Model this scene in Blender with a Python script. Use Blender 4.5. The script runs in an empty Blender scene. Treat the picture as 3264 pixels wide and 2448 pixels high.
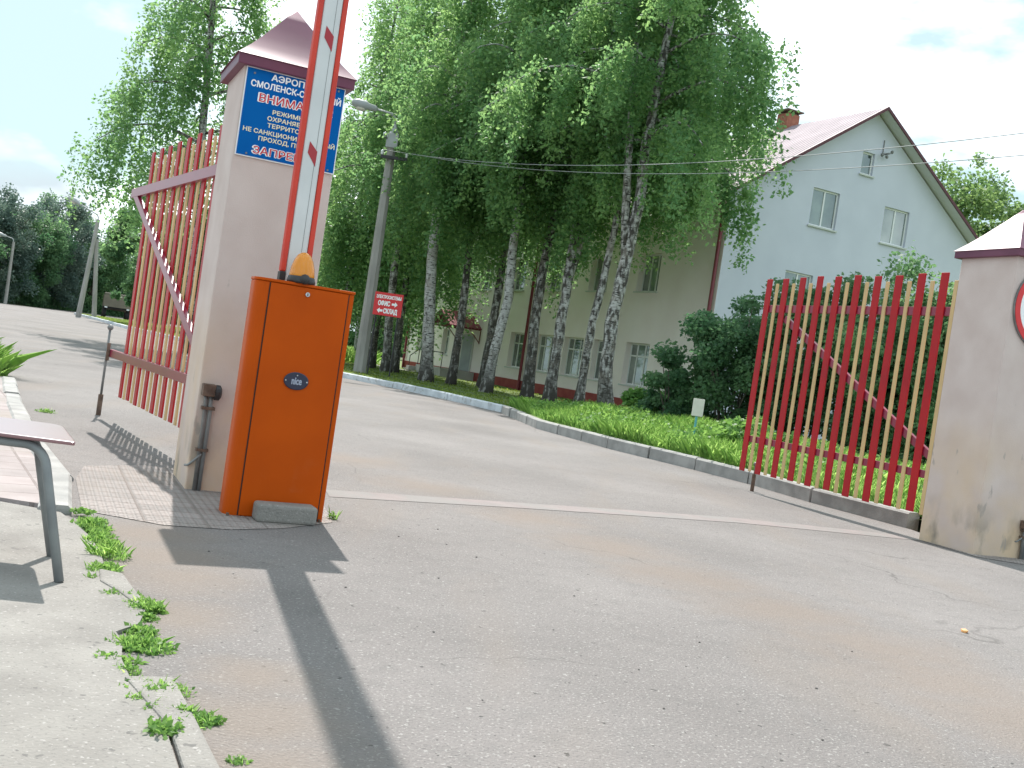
import bpy, bmesh, math, random
import numpy as np
from mathutils import Vector, Matrix
S = bpy.context.scene
COL = S.collection
R = math.radians
random.seed(7)

# ------------------------------------------------------------------ camera
cam_d = bpy.data.cameras.new('camera')
cam_d.sensor_width = 36.0
cam_d.lens = 38.08
cam_d.clip_start = 0.05
cam_d.clip_end = 3000
cam = bpy.data.objects.new('camera', cam_d)
COL.objects.link(cam)
S.camera = cam
ROLL, PITCH = R(8.4), 0.01797
fw = Vector((0, math.cos(PITCH), -math.sin(PITCH)))
up = Vector((0, math.sin(PITCH), math.cos(PITCH)))
rt = Vector((1, 0, 0))
cr = rt * math.cos(ROLL) + up * math.sin(ROLL)
cu = -rt * math.sin(ROLL) + up * math.cos(ROLL)
M = Matrix((cr, cu, -fw)).transposed().to_4x4()
M.translation = Vector((0, 0, 1.0))
cam.matrix_world = M

# ------------------------------------------------------------------ sky and sun
SUN_EL, SUN_AZ = R(52.5), R(107.5)
world = bpy.data.worlds.new('World')
S.world = world
world.use_nodes = True
nt = world.node_tree
nt.nodes.clear()
def N(t, nt, **kw):
    n = nt.nodes.new(t)
    for k, v in kw.items():
        setattr(n, k, v)
    return n
sky = N('ShaderNodeTexSky', nt, sky_type='NISHITA', sun_disc=False)
sky.sun_elevation = SUN_EL
sky.sun_rotation = math.atan2(math.cos(SUN_AZ), math.sin(SUN_AZ))
sky.dust_density = 2.0
tc = N('ShaderNodeTexCoord', nt)
mp = N('ShaderNodeMapping', nt)
mp.inputs['Scale'].default_value = (1.0, 1.0, 2.2)
mp.inputs['Location'].default_value = (4.1, 3.3, 0.9)
nz = N('ShaderNodeTexNoise', nt)
nz.inputs['Scale'].default_value = 3.1
nz.inputs['Detail'].default_value = 7
nz.inputs['Roughness'].default_value = 0.55
cr_ = N('ShaderNodeValToRGB', nt)
cr_.color_ramp.elements[0].position = 0.46
cr_.color_ramp.elements[1].position = 0.64
nz2 = N('ShaderNodeTexNoise', nt)
nz2.inputs['Scale'].default_value = 4.2
nz2.inputs['Detail'].default_value = 5
cl = N('ShaderNodeValToRGB', nt)
cl.color_ramp.elements[0].position = 0.30
cl.color_ramp.elements[0].color = (2.7, 3.1, 3.35, 1)
cl.color_ramp.elements[1].position = 0.56
cl.color_ramp.elements[1].color = (9.2, 9.7, 10.2, 1)
mx = N('ShaderNodeMix', nt, data_type='RGBA')
bg = N('ShaderNodeBackground', nt)
bg.inputs['Strength'].default_value = 0.15
wo = N('ShaderNodeOutputWorld', nt)
L = nt.links.new
L(tc.outputs['Generated'], mp.inputs['Vector'])
L(mp.outputs['Vector'], nz.inputs['Vector'])
L(mp.outputs['Vector'], nz2.inputs['Vector'])
L(nz.outputs['Fac'], cr_.inputs['Fac'])
L(nz2.outputs['Fac'], cl.inputs['Fac'])
L(cr_.outputs['Color'], mx.inputs['Factor'])
sg = N('ShaderNodeMix', nt, data_type='RGBA')
sg.inputs['Factor'].default_value = 0.93
sg.inputs['B'].default_value = (2.5, 3.35, 3.6, 1)
L(sky.outputs['Color'], sg.inputs['A'])
L(sg.outputs['Result'], mx.inputs['A'])
L(cl.outputs['Color'], mx.inputs['B'])
L(mx.outputs['Result'], bg.inputs['Color'])
L(bg.outputs['Background'], wo.inputs['Surface'])

sun_d = bpy.data.lights.new('sun', 'SUN')
sun_d.energy = 3.7
sun_d.angle = R(0.5)
sun_d.color = (1.0, 0.955, 0.90)
sun = bpy.data.objects.new('sun', sun_d)
COL.objects.link(sun)
sd = Vector((math.cos(SUN_EL) * math.cos(SUN_AZ), math.cos(SUN_EL) * math.sin(SUN_AZ), math.sin(SUN_EL)))
sun.rotation_euler = (-sd).to_track_quat('-Z', 'Y').to_euler()

S.view_settings.view_transform = 'Standard'
S.view_settings.look = 'None'
S.view_settings.gamma = 1.0
S.view_settings.exposure = 0.87
S.cycles.max_bounces = 10
S.cycles.diffuse_bounces = 6
S.cycles.transparent_max_bounces = 8

# ------------------------------------------------------------------ helpers
class MB:
    def __init__(s):
        s.v, s.f, s.mi = [], [], []
    def add(s, vs, fs, mi=0):
        b = len(s.v)
        s.v += [tuple(p) for p in vs]
        s.f += [tuple(b + i for i in f) for f in fs]
        s.mi += [mi] * len(fs)
    def box(s, a, b, mi=0, ax=None, o=(0, 0, 0)):
        (x0, y0, z0), (x1, y1, z1) = a, b
        vs = [(x0, y0, z0), (x1, y0, z0), (x1, y1, z0), (x0, y1, z0), (x0, y0, z1), (x1, y0, z1), (x1, y1, z1), (x0, y1, z1)]
        if ax:
            vs = [Vector(o) + ax[0] * p[0] + ax[1] * p[1] + ax[2] * p[2] for p in vs]
        s.add(vs, [(3, 2, 1, 0), (4, 5, 6, 7), (0, 1, 5, 4), (1, 2, 6, 5), (2, 3, 7, 6), (3, 0, 4, 7)], mi)
    def bar(s, p, q, w, h, mi=0, upv=(0, 0, 1)):
        p, q = Vector(p), Vector(q)
        d = (q - p); Ln = d.length; d.normalize()
        u = Vector(upv)
        x = d.cross(u)
        if x.length < 1e-4:
            x = d.cross(Vector((0, 1, 0)))
        x.normalize(); u = x.cross(d).normalized()
        s.box((-w / 2, 0, -h / 2), (w / 2, Ln, h / 2), mi, ax=(x, d, u), o=p)
    def tube(s, pts, rad, n=10, mi=0, caps=True, sq=1.0):
        pts = [Vector(p) for p in pts]
        if not hasattr(rad, '__len__'):
            rad = [rad] * len(pts)
        rings = []
        pu = None
        for i, p in enumerate(pts):
            t = (pts[min(i + 1, len(pts) - 1)] - pts[max(i - 1, 0)]).normalized()
            if pu is None:
                pu = t.cross(Vector((0.31, 0.87, 0.2)))
                if pu.length < 0.1:
                    pu = t.cross(Vector((1, 0, 0)))
            u = (pu - t * pu.dot(t)).normalized(); pu = u
            w = t.cross(u)
            rings.append([p + (u * math.cos(6.28318 * k / n) + w * math.sin(6.28318 * k / n) * sq) * rad[i] for k in range(n)])
        vs = [p for r in rings for p in r]
        fs = []
        for i in range(len(pts) - 1):
            for k in range(n):
                a, b = i * n + k, i * n + (k + 1) % n
                fs.append((a, b, b + n, a + n))
        if caps:
            fs.append(tuple(reversed(range(n))))
            fs.append(tuple(range((len(pts) - 1) * n, len(pts) * n)))
        s.add(vs, fs, mi)
    def lathe(s, prof, n=20, mi=0, o=(0, 0, 0)):
        vs, fs = [], []
        for r, z in prof:
            for k in range(n):
                a = 6.28318 * k / n
                vs.append((o[0] + r * math.cos(a), o[1] + r * math.sin(a), o[2] + z))
        for i in range(len(prof) - 1):
            for k in range(n):
                a, b = i * n + k, i * n + (k + 1) % n
                fs.append((a, b, b + n, a + n))
        fs.append(tuple(reversed(range(n))))
        fs.append(tuple(range((len(prof) - 1) * n, len(prof) * n)))
        s.add(vs, fs, mi)
    def prism(s, poly, z0, z1, mi=0):
        n = len(poly)
        vs = [(p[0], p[1], z0) for p in poly] + [(p[0], p[1], z1) for p in poly]
        fs = [tuple(reversed(range(n))), tuple(range(n, 2 * n))]
        fs += [(i, (i + 1) % n, n + (i + 1) % n, n + i) for i in range(n)]
        s.add(vs, fs, mi)
    def prism_xz(s, poly, y0, y1, mi=0):
        n = len(poly)
        vs = [(p[0], y0, p[1]) for p in poly] + [(p[0], y1, p[1]) for p in poly]
        fs = [tuple(range(n)), tuple(reversed(range(n, 2 * n)))]
        fs += [((i + 1) % n, i, n + i, n + (i + 1) % n) for i in range(n)]
        s.add(vs, fs, mi)
    def build(s, name, mat, parent=None, loc=(0, 0, 0), rz=0, smooth=False, bevel=0, seg=2):
        me = bpy.data.meshes.new(name)
        me.from_pydata(s.v, [], s.f)
        mats = mat if isinstance(mat, (list, tuple)) else [mat]
        for m in mats:
            me.materials.append(m)
        if len(mats) > 1:
            me.polygons.foreach_set('material_index', s.mi)
        if smooth:
            me.polygons.foreach_set('use_smooth', [True] * len(me.polygons))
        me.update()
        return link(name, me, parent, loc, rz, bevel, seg)
def link(name, me, parent=None, loc=(0, 0, 0), rz=0, bevel=0, seg=2):
    o = bpy.data.objects.new(name, me)
    COL.objects.link(o)
    o.location = loc
    o.rotation_euler = (0, 0, rz)
    if parent:
        o.parent = parent
    if bevel:
        b = o.modifiers.new('bevel', 'BEVEL')
        b.width = bevel; b.segments = seg; b.limit_method = 'ANGLE'; b.angle_limit = R(35)
        b.harden_normals = False
    return o
def thing(name, label, cat, loc=(0, 0, 0), rz=0, group=None):
    o = bpy.data.objects.new(name, None)
    o.empty_display_size = 0.2
    COL.objects.link(o)
    o.location = loc; o.rotation_euler = (0, 0, rz)
    return tag(o, label, cat, group)
def tag(o, label, cat, group=None):
    o['label'] = label; o['category'] = cat
    if group:
        o['group'] = group
    return o
def struct(o, kind='structure'):
    o['kind'] = kind
    return o
def quads(name, V, mat, parent=None, tint=None, loc=(0, 0, 0), per=4):
    """V: (n,per,3) array of loose faces"""
    n = len(V)
    me = bpy.data.meshes.new(name)
    me.vertices.add(n * per)
    me.vertices.foreach_set('co', np.ascontiguousarray(V, dtype=np.float32).ravel())
    me.loops.add(n * per)
    me.loops.foreach_set('vertex_index', np.arange(n * per, dtype=np.int32))
    me.polygons.add(n)
    me.polygons.foreach_set('loop_start', np.arange(0, n * per, per, dtype=np.int32))
    me.polygons.foreach_set('loop_total', np.full(n, per, dtype=np.int32))
    me.materials.append(mat)
    if tint is not None:
        a = me.attributes.new('tint', 'FLOAT', 'FACE')
        a.data.foreach_set('value', np.asarray(tint, dtype=np.float32))
    me.update(calc_edges=True)
    return link(name, me, parent, loc)
def dup(root, loc, rz, label=None, cat=None, group=None):
    r = root.copy(); COL.objects.link(r)
    r.location = loc; r.rotation_euler = (0, 0, rz)
    if label: r['label'] = label
    if cat: r['category'] = cat
    if group: r['group'] = group
    for ch in list(root.children):
        c = ch.copy(); COL.objects.link(c); c.parent = r
        for g in list(ch.children):
            d = g.copy(); COL.objects.link(d); d.parent = c
    return r

# ------------------------------------------------------------------ materials
def mat(name, c1, c2=None, scale=8, rough=0.7, bump=0, bscale=60, metal=0, spec=0.5, detail=5, coat=0, stretch=None, lo=0.35, hi=0.65):
    m = bpy.data.materials.new(name)
    m.use_nodes = True
    t = m.node_tree
    b = t.nodes['Principled BSDF']
    b.inputs['Base Color'].default_value = (*c1, 1)
    b.inputs['Roughness'].default_value = rough
    b.inputs['Metallic'].default_value = metal
    b.inputs['Specular IOR Level'].default_value = spec
    b.inputs['Coat Weight'].default_value = coat
    tc = t.nodes.new('ShaderNodeTexCoord')
    vec = tc.outputs['Object']
    if stretch:
        mp = t.nodes.new('ShaderNodeMapping')
        mp.inputs['Scale'].default_value = stretch
        t.links.new(vec, mp.inputs['Vector'])
        vec = mp.outputs['Vector']
    if c2:
        nz = t.nodes.new('ShaderNodeTexNoise')
        nz.inputs['Scale'].default_value = scale
        nz.inputs['Detail'].default_value = detail
        t.links.new(vec, nz.inputs['Vector'])
        r = t.nodes.new('ShaderNodeValToRGB')
        r.color_ramp.elements[0].position = lo; r.color_ramp.elements[0].color = (*c1, 1)
        r.color_ramp.elements[1].position = hi; r.color_ramp.elements[1].color = (*c2, 1)
        t.links.new(nz.outputs['Fac'], r.inputs['Fac'])
        t.links.new(r.outputs['Color'], b.inputs['Base Color'])
        m['ramp'] = r.name
    if bump:
        n2 = t.nodes.new('ShaderNodeTexNoise')
        n2.inputs['Scale'].default_value = bscale
        n2.inputs['Detail'].default_value = 4
        t.links.new(vec, n2.inputs['Vector'])
        bp = t.nodes.new('ShaderNodeBump')
        bp.inputs['Strength'].default_value = bump
        bp.inputs['Distance'].default_value = 0.02
        t.links.new(n2.outputs['Fac'], bp.inputs['Height'])
        t.links.new(bp.outputs['Normal'], b.inputs['Normal'])
    return m
def leafmat(name, dark, light, trans=0.4, rough=0.5, spec=0.3):
    m = bpy.data.materials.new(name)
    m.use_nodes = True
    t = m.node_tree
    b = t.nodes['Principled BSDF']
    b.inputs['Roughness'].default_value = rough
    b.inputs['Specular IOR Level'].default_value = spec
    at = t.nodes.new('ShaderNodeAttribute'); at.attribute_name = 'tint'
    r = t.nodes.new('ShaderNodeValToRGB')
    r.color_ramp.elements[0].color = (*dark, 1)
    r.color_ramp.elements[1].color = (*light, 1)
    tr = t.nodes.new('ShaderNodeBsdfTranslucent')
    mixs = t.nodes.new('ShaderNodeMixShader'); mixs.inputs[0].default_value = trans
    out = t.nodes['Material Output']
    t.links.new(at.outputs['Fac'], r.inputs['Fac'])
    t.links.new(r.outputs['Color'], b.inputs['Base Color'])
    hs = t.nodes.new('ShaderNodeHueSaturation')
    hs.inputs['Value'].default_value = 1.85; hs.inputs['Hue'].default_value = 0.485
    t.links.new(r.outputs['Color'], hs.inputs['Color'])
    t.links.new(hs.outputs['Color'], tr.inputs['Color'])
    t.links.new(b.outputs['BSDF'], mixs.inputs[1])
    t.links.new(tr.outputs['BSDF'], mixs.inputs[2])
    t.links.new(mixs.outputs['Shader'], out.inputs['Surface'])
    return m
def add_overlay(m, color, scale, lo, hi, stretch=(1, 1, 1), amt=1.0, zmax=None, detail=6, tex='noise'):
    """a stain / wear layer with a shape of its own mixed over the base colour"""
    t = m.node_tree
    b = t.nodes['Principled BSDF']
    lk = b.inputs['Base Color'].links
    tc = t.nodes.new('ShaderNodeTexCoord')
    mp = t.nodes.new('ShaderNodeMapping'); mp.inputs['Scale'].default_value = stretch
    t.links.new(tc.outputs['Object'], mp.inputs['Vector'])
    nz = t.nodes.new('ShaderNodeTexNoise'); nz.inputs['Scale'].default_value = scale; nz.inputs['Detail'].default_value = detail
    t.links.new(mp.outputs['Vector'], nz.inputs['Vector'])
    mr = t.nodes.new('ShaderNodeMapRange')
    mr.inputs['From Min'].default_value = lo; mr.inputs['From Max'].default_value = hi
    mr.inputs['To Max'].default_value = amt
    t.links.new(nz.outputs['Fac'], mr.inputs['Value'])
    fac = mr.outputs['Result']
    if zmax is not None:
        sx = t.nodes.new('ShaderNodeSeparateXYZ')
        t.links.new(tc.outputs['Object'], sx.inputs[0])
        m2 = t.nodes.new('ShaderNodeMapRange')
        m2.inputs['From Min'].default_value = zmax; m2.inputs['From Max'].default_value = zmax * 0.2
        t.links.new(sx.outputs['Z'], m2.inputs['Value'])
        mu = t.nodes.new('ShaderNodeMath'); mu.operation = 'MULTIPLY'
        t.links.new(fac, mu.inputs[0]); t.links.new(m2.outputs['Result'], mu.inputs[1])
        fac = mu.outputs[0]
    mix = t.nodes.new('ShaderNodeMix'); mix.data_type = 'RGBA'
    t.links.new(fac, mix.inputs['Factor'])
    if lk:
        t.links.new(lk[0].from_socket, mix.inputs['A'])
    else:
        mix.inputs['A'].default_value = b.inputs['Base Color'].default_value
    mix.inputs['B'].default_value = (*color, 1)
    t.links.new(mix.outputs['Result'], b.inputs['Base Color'])
    return m

m_asph = mat('asphalt', (0.156, 0.142, 0.136), (0.226, 0.207, 0.199), scale=0.55, rough=0.85, bump=0.55, bscale=95, detail=12, spec=0.3, lo=0.3, hi=0.7)
add_overlay(m_asph, (0.12, 0.115, 0.11), 9, 0.50, 0.78, amt=0.35, detail=10)
add_overlay(m_asph, (0.40, 0.385, 0.36), 85, 0.60, 0.67, amt=0.5, detail=2)
add_overlay(m_asph, (0.075, 0.07, 0.068), 110, 0.60, 0.67, amt=0.5, detail=2)
add_overlay(m_asph, (0.40, 0.39, 0.37), 42, 0.67, 0.70, amt=0.5, detail=2)
add_overlay(m_asph, (0.05, 0.048, 0.045), 30, 0.70, 0.715, amt=0.8, detail=2)
add_overlay(m_asph, (0.21, 0.175, 0.148), 0.85, 0.52, 0.70, stretch=(1.9, 0.45, 1), amt=0.4, detail=9)
def cracks(m, scale, width, color, lo, hi, amt):
    t = m.node_tree; bs = t.nodes['Principled BSDF']
    tc = t.nodes.new('ShaderNodeTexCoord')
    nz = t.nodes.new('ShaderNodeTexNoise'); nz.inputs['Scale'].default_value = 1.6; nz.inputs['Detail'].default_value = 8
    t.links.new(tc.outputs['Object'], nz.inputs['Vector'])
    va = t.nodes.new('ShaderNodeVectorMath'); va.operation = 'MULTIPLY_ADD'; va.inputs[1].default_value = (0.9, 0.9, 0)
    t.links.new(nz.outputs['Color'], va.inputs[0]); t.links.new(tc.outputs['Object'], va.inputs[2])
    vo = t.nodes.new('ShaderNodeTexVoronoi'); vo.feature = 'DISTANCE_TO_EDGE'; vo.inputs['Scale'].default_value = scale
    t.links.new(va.outputs['Vector'], vo.inputs['Vector'])
    mr = t.nodes.new('ShaderNodeMapRange'); mr.inputs['From Min'].default_value = width; mr.inputs['From Max'].default_value = 0; mr.inputs['To Max'].default_value = amt
    t.links.new(vo.outputs['Distance'], mr.inputs['Value'])
    n2 = t.nodes.new('ShaderNodeTexNoise'); n2.inputs['Scale'].default_value = 0.45; n2.inputs['Detail'].default_value = 4
    t.links.new(tc.outputs['Object'], n2.inputs['Vector'])
    m2 = t.nodes.new('ShaderNodeMapRange'); m2.inputs['From Min'].default_value = lo; m2.inputs['From Max'].default_value = hi
    t.links.new(n2.outputs['Fac'], m2.inputs['Value'])
    mu = t.nodes.new('ShaderNodeMath'); mu.operation = 'MULTIPLY'; t.links.new(mr.outputs['Result'], mu.inputs[0]); t.links.new(m2.outputs['Result'], mu.inputs[1])
    mix = t.nodes.new('ShaderNodeMix'); mix.data_type = 'RGBA'
    t.links.new(mu.outputs[0], mix.inputs['Factor']); t.links.new(bs.inputs['Base Color'].links[0].from_socket, mix.inputs['A']); mix.inputs['B'].default_value = (*color, 1)
    t.links.new(mix.outputs['Result'], bs.inputs['Base Color'])
cracks(m_asph, 0.42, 0.004, (0.07, 0.065, 0.06), 0.50, 0.62, 0.75)
def dust_spots(m, spots, color, amt):
    t = m.node_tree; bs = t.nodes['Principled BSDF']
    tc = t.nodes.new('ShaderNodeTexCoord')
    nz = t.nodes.new('ShaderNodeTexNoise'); nz.inputs['Scale'].default_value = 3.5; nz.inputs['Detail'].default_value = 10; nz.inputs['Roughness'].default_value = 0.65
    t.links.new(tc.outputs['Object'], nz.inputs['Vector'])
    tot = None
    for x, y, r_ in spots:
        vd = t.nodes.new('ShaderNodeVectorMath'); vd.operation = 'DISTANCE'; vd.inputs[1].default_value = (x, y, 0)
        t.links.new(tc.outputs['Object'], vd.inputs[0])
        mr = t.nodes.new('ShaderNodeMapRange'); mr.inputs['From Min'].default_value = 0; mr.inputs['From Max'].default_value = r_; mr.inputs['To Min'].default_value = 1; mr.inputs['To Max'].default_value = 0
        t.links.new(vd.outputs['Value'], mr.inputs['Value'])
        if tot is None: tot = mr.outputs['Result']
        else:
            a = t.nodes.new('ShaderNodeMath'); a.operation = 'MAXIMUM'; t.links.new(tot, a.inputs[0]); t.links.new(mr.outputs['Result'], a.inputs[1]); tot = a.outputs[0]
    a = t.nodes.new('ShaderNodeMath'); a.operation = 'ADD'; t.links.new(tot, a.inputs[0]); t.links.new(nz.outputs['Fac'], a.inputs[1])
    mr = t.nodes.new('ShaderNodeMapRange'); mr.inputs['From Min'].default_value = 0.70; mr.inputs['From Max'].default_value = 1.35; mr.inputs['To Max'].default_value = amt
    t.links.new(a.outputs[0], mr.inputs['Value'])
    mix = t.nodes.new('ShaderNodeMix'); mix.data_type = 'RGBA'
    t.links.new(mr.outputs['Result'], mix.inputs['Factor']); t.links.new(bs.inputs['Base Color'].links[0].from_socket, mix.inputs['A']); mix.inputs['B'].default_value = (*color, 1)
    t.links.new(mix.outputs['Result'], bs.inputs['Base Color'])
dust_spots(m_asph, [(-1.55, 4.85, 0.5), (-1.3, 4.5, 0.55), (-1.15, 4.15, 0.45), (-1.0, 3.6, 0.4), (-0.55, 2.75, 0.45), (-0.42, 2.45, 0.42), (-0.35, 2.1, 0.4), (-0.6, 3.1, 0.3)], (0.215, 0.175, 0.145), 0.65)
BAND = [(-1.3, 9.2), (-0.5, 8.1), (0.27, 7.23), (0.7, 6.5), (1.13, 5.83), (1.45, 5.3), (1.77, 4.75), (1.9, 4.3), (2.0, 3.9)]
dust_spots(m_asph, [(x, y, 0.75) for x, y in BAND], (0.215, 0.172, 0.142), 0.6)
m_dust = mat('brown_dust', (0.20, 0.155, 0.12), (0.30, 0.25, 0.205), scale=9, rough=0.95, bump=0.8, bscale=40, detail=8)
m_tile = mat('pink_tile', (0.205, 0.172, 0.165), (0.24, 0.200, 0.192), scale=6, rough=0.85, bump=0.2, bscale=120)
add_overlay(m_tile, (0.20, 0.19, 0.18), 2.5, 0.42, 0.58, amt=0.8)
m_conc = mat('concrete', (0.195, 0.182, 0.167), (0.255, 0.24, 0.22), scale=4, rough=0.9, bump=0.3, bscale=90, detail=10)
add_overlay(m_conc, (0.20, 0.185, 0.165), 22, 0.60, 0.72, amt=0.5)
add_overlay(m_conc, (0.24, 0.225, 0.205), 1.6, 0.50, 0.68, amt=0.55, detail=9)
add_overlay(m_conc, (0.15, 0.14, 0.13), 95, 0.62, 0.67, amt=0.7, detail=2)
add_overlay(m_conc, (0.40, 0.38, 0.36), 70, 0.63, 0.68, amt=0.5, detail=2)
add_overlay(m_conc, (0.10, 0.095, 0.09), 26, 0.70, 0.715, amt=0.7, detail=2)
m_kerb = mat('kerb_concrete', (0.25, 0.245, 0.235), (0.36, 0.35, 0.335), scale=5, rough=0.9, bump=0.3, bscale=70)
m_kerbw = mat('kerb_whitewash', (0.46, 0.49, 0.52), (0.62, 0.65, 0.68), scale=3, rough=0.8, bump=0.15)
add_overlay(m_kerbw, (0.3, 0.29, 0.27), 9, 0.58, 0.66, amt=0.7)
m_soil = mat('soil_turf', (0.085, 0.13, 0.03), (0.15, 0.20, 0.055), scale=1.6, rough=0.95, bump=0.5, bscale=30)
m_ground = mat('far_ground', (0.07, 0.10, 0.03), (0.12, 0.13, 0.06), scale=0.2, rough=1.0)
m_path = mat('path_paving', (0.42, 0.40, 0.38), (0.5, 0.48, 0.46), scale=2, rough=0.9)
m_stucco = mat('pink_stucco', (0.54, 0.44, 0.405), (0.61, 0.515, 0.48), scale=3, rough=0.9, bump=0.12, bscale=140, detail=8)
add_overlay(m_stucco, (0.62, 0.45, 0.27), 2.2, 0.30, 0.62, zmax=1.3, amt=0.75)
add_overlay(m_stucco, (0.20, 0.175, 0.15), 5, 0.50, 0.66, zmax=0.45, amt=0.8, detail=10, stretch=(1, 1, .6))
add_overlay(m_stucco, (0.33, 0.29, 0.26), 11, 0.665, 0.71, amt=0.7, stretch=(1, 1, 0.35), detail=8)
m_cap = mat('maroon_sheet_metal', (0.115, 0.026, 0.058), (0.15, 0.04, 0.08), scale=3, rough=0.42, metal=0.0, spec=0.42, coat=0.0)
m_orange = mat('orange_paint', (0.50, 0.075, 0.001), (0.44, 0.064, 0.001), scale=3, rough=0.45, spec=0.12, bump=0.02, bscale=200)
add_overlay(m_orange, (0.45, 0.2, 0.1), 4, 0.55, 0.75, zmax=0.4, amt=0.5)
m_seam = mat('dark_seam', (0.02, 0.01, 0.008), rough=0.8)
m_white = mat('white_paint', (0.62, 0.64, 0.64), (0.57, 0.59, 0.59), scale=5, rough=0.4)
m_redrub = mat('red_rubber', (0.62, 0.045, 0.02), (0.52, 0.035, 0.02), scale=4, rough=0.55)
m_refl = mat('red_reflector', (0.36, 0.015, 0.025), rough=0.3)
m_black = mat('black_plastic', (0.018, 0.018, 0.02), (0.03, 0.03, 0.033), scale=10, rough=0.5)
m_amber = mat('amber_plastic', (0.85, 0.30, 0.01), rough=0.18, spec=0.6)
m_amber.node_tree.nodes['Principled BSDF'].inputs['Transmission Weight'].default_value = 0.25
m_badge = mat('navy_badge', (0.015, 0.018, 0.045), rough=0.35)
m_silver = mat('silver_metal', (0.55, 0.56, 0.58), (0.4, 0.4, 0.42), scale=20, rough=0.35, metal=1.0)
m_grey = mat('grey_steel', (0.16, 0.165, 0.165), (0.24, 0.24, 0.235), scale=14, rough=0.55, metal=0.3)
m_rust = mat('rusty_steel', (0.09, 0.055, 0.04), (0.17, 0.11, 0.08), scale=18, rough=0.8, bump=0.3)
m_gred = mat('gate_red', (0.44, 0.012, 0.016), (0.34, 0.010, 0.018), scale=2.5, rough=0.42, spec=0.22)
m_gyel = mat('gate_yellow', (0.60, 0.41, 0.19), (0.52, 0.355, 0.165), scale=3, rough=0.5)
m_gmar = mat('gate_maroon', (0.24, 0.012, 0.045), (0.20, 0.012, 0.04), scale=3, rough=0.3, spec=0.6)
m_seat = mat('maroon_laminate', (0.20, 0.055, 0.07), (0.15, 0.04, 0.055), scale=3, rough=0.30, spec=1.0, coat=1.0)
m_seat.node_tree.nodes['Principled BSDF'].inputs['Coat Roughness'].default_value = 0.28
m_seat.node_tree.nodes['Principled BSDF'].inputs['Coat IOR'].default_value = 1.9
m_tubeg = mat('grey_enamel', (0.23, 0.245, 0.245), (0.17, 0.18, 0.185), scale=9, rough=0.5)
m_blue = mat('sign_blue', (0.0015, 0.095, 0.36), (0.002, 0.12, 0.40), scale=2, rough=0.6, spec=0.05)
m_twhite = mat('lettering_white', (0.85, 0.87, 0.88), rough=0.5)
m_tred = mat('lettering_red', (0.55, 0.012, 0.03), rough=0.5)
m_tcream = mat('lettering_cream', (0.80, 0.74, 0.52), rough=0.5)
m_sred = mat('sign_red', (0.62, 0.02, 0.025), rough=0.4)
m_pole = mat('pole_concrete', (0.27, 0.26, 0.245), (0.37, 0.355, 0.335), scale=3, rough=0.9, bump=0.3, bscale=50, stretch=(1, 1, 0.3))
m_lampc = mat('lamp_grey', (0.42, 0.44, 0.45), (0.35, 0.36, 0.37), scale=5, rough=0.45)
m_lens = mat('lamp_lens', (0.68, 0.64, 0.56), rough=0.25)
m_ins = mat('porcelain', (0.8, 0.82, 0.82), rough=0.25)
m_wallc = mat('cream_render', (0.84, 0.75, 0.73), (0.87, 0.79, 0.77), scale=1.2, rough=0.92, bump=0.12, bscale=80, detail=8)
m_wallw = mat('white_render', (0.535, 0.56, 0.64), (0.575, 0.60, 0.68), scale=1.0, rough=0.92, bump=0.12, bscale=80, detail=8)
m_plinth = mat('red_plinth', (0.27, 0.045, 0.045), (0.33, 0.07, 0.06), scale=3, rough=0.85)
m_frame = mat('window_white', (0.75, 0.76, 0.76), rough=0.45)
m_glass = mat('window_glass', (0.05, 0.075, 0.075), (0.20, 0.25, 0.22), scale=0.9, rough=0.04, spec=0.9)
m_glass.node_tree.nodes['Principled BSDF'].inputs['IOR'].default_value = 2.0
m_reveal = mat('reveal_paint', (0.55, 0.57, 0.55), rough=0.8)
m_pipe = mat('maroon_pipe', (0.17, 0.02, 0.03), rough=0.4)
m_door = mat('grey_door', (0.26, 0.28, 0.31), (0.31, 0.33, 0.36), scale=3, rough=0.5)
m_brick = mat('chimney_brick', (0.32, 0.11, 0.07), (0.42, 0.17, 0.11), scale=9, rough=0.9)
m_truck = mat('truck_khaki', (0.13, 0.115, 0.085), (0.17, 0.15, 0.11), scale=2, rough=0.7)
m_tyre = mat('tyre', (0.02, 0.02, 0.02), rough=0.85)
m_board = mat('notice_board', (0.72, 0.70, 0.62), (0.62, 0.6, 0.53), scale=6, rough=0.7)
m_stick = mat('turquoise_stick', (0.12, 0.42, 0.45), rough=0.6)
m_wire = mat('cable_grey', (0.30, 0.32, 0.32), rough=0.6)
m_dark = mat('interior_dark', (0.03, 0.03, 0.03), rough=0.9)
m_bark = mat('grey_bark', (0.10, 0.085, 0.07), (0.17, 0.15, 0.12), scale=12, rough=0.95, bump=0.6, bscale=20)
m_stone = mat('pebble', (0.09, 0.08, 0.075), (0.16, 0.15, 0.14), scale=30, rough=0.9)
m_scrap = mat('orange_scrap', (0.65, 0.25, 0.08), (0.75, 0.4, 0.15), scale=40, rough=0.6)

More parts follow.
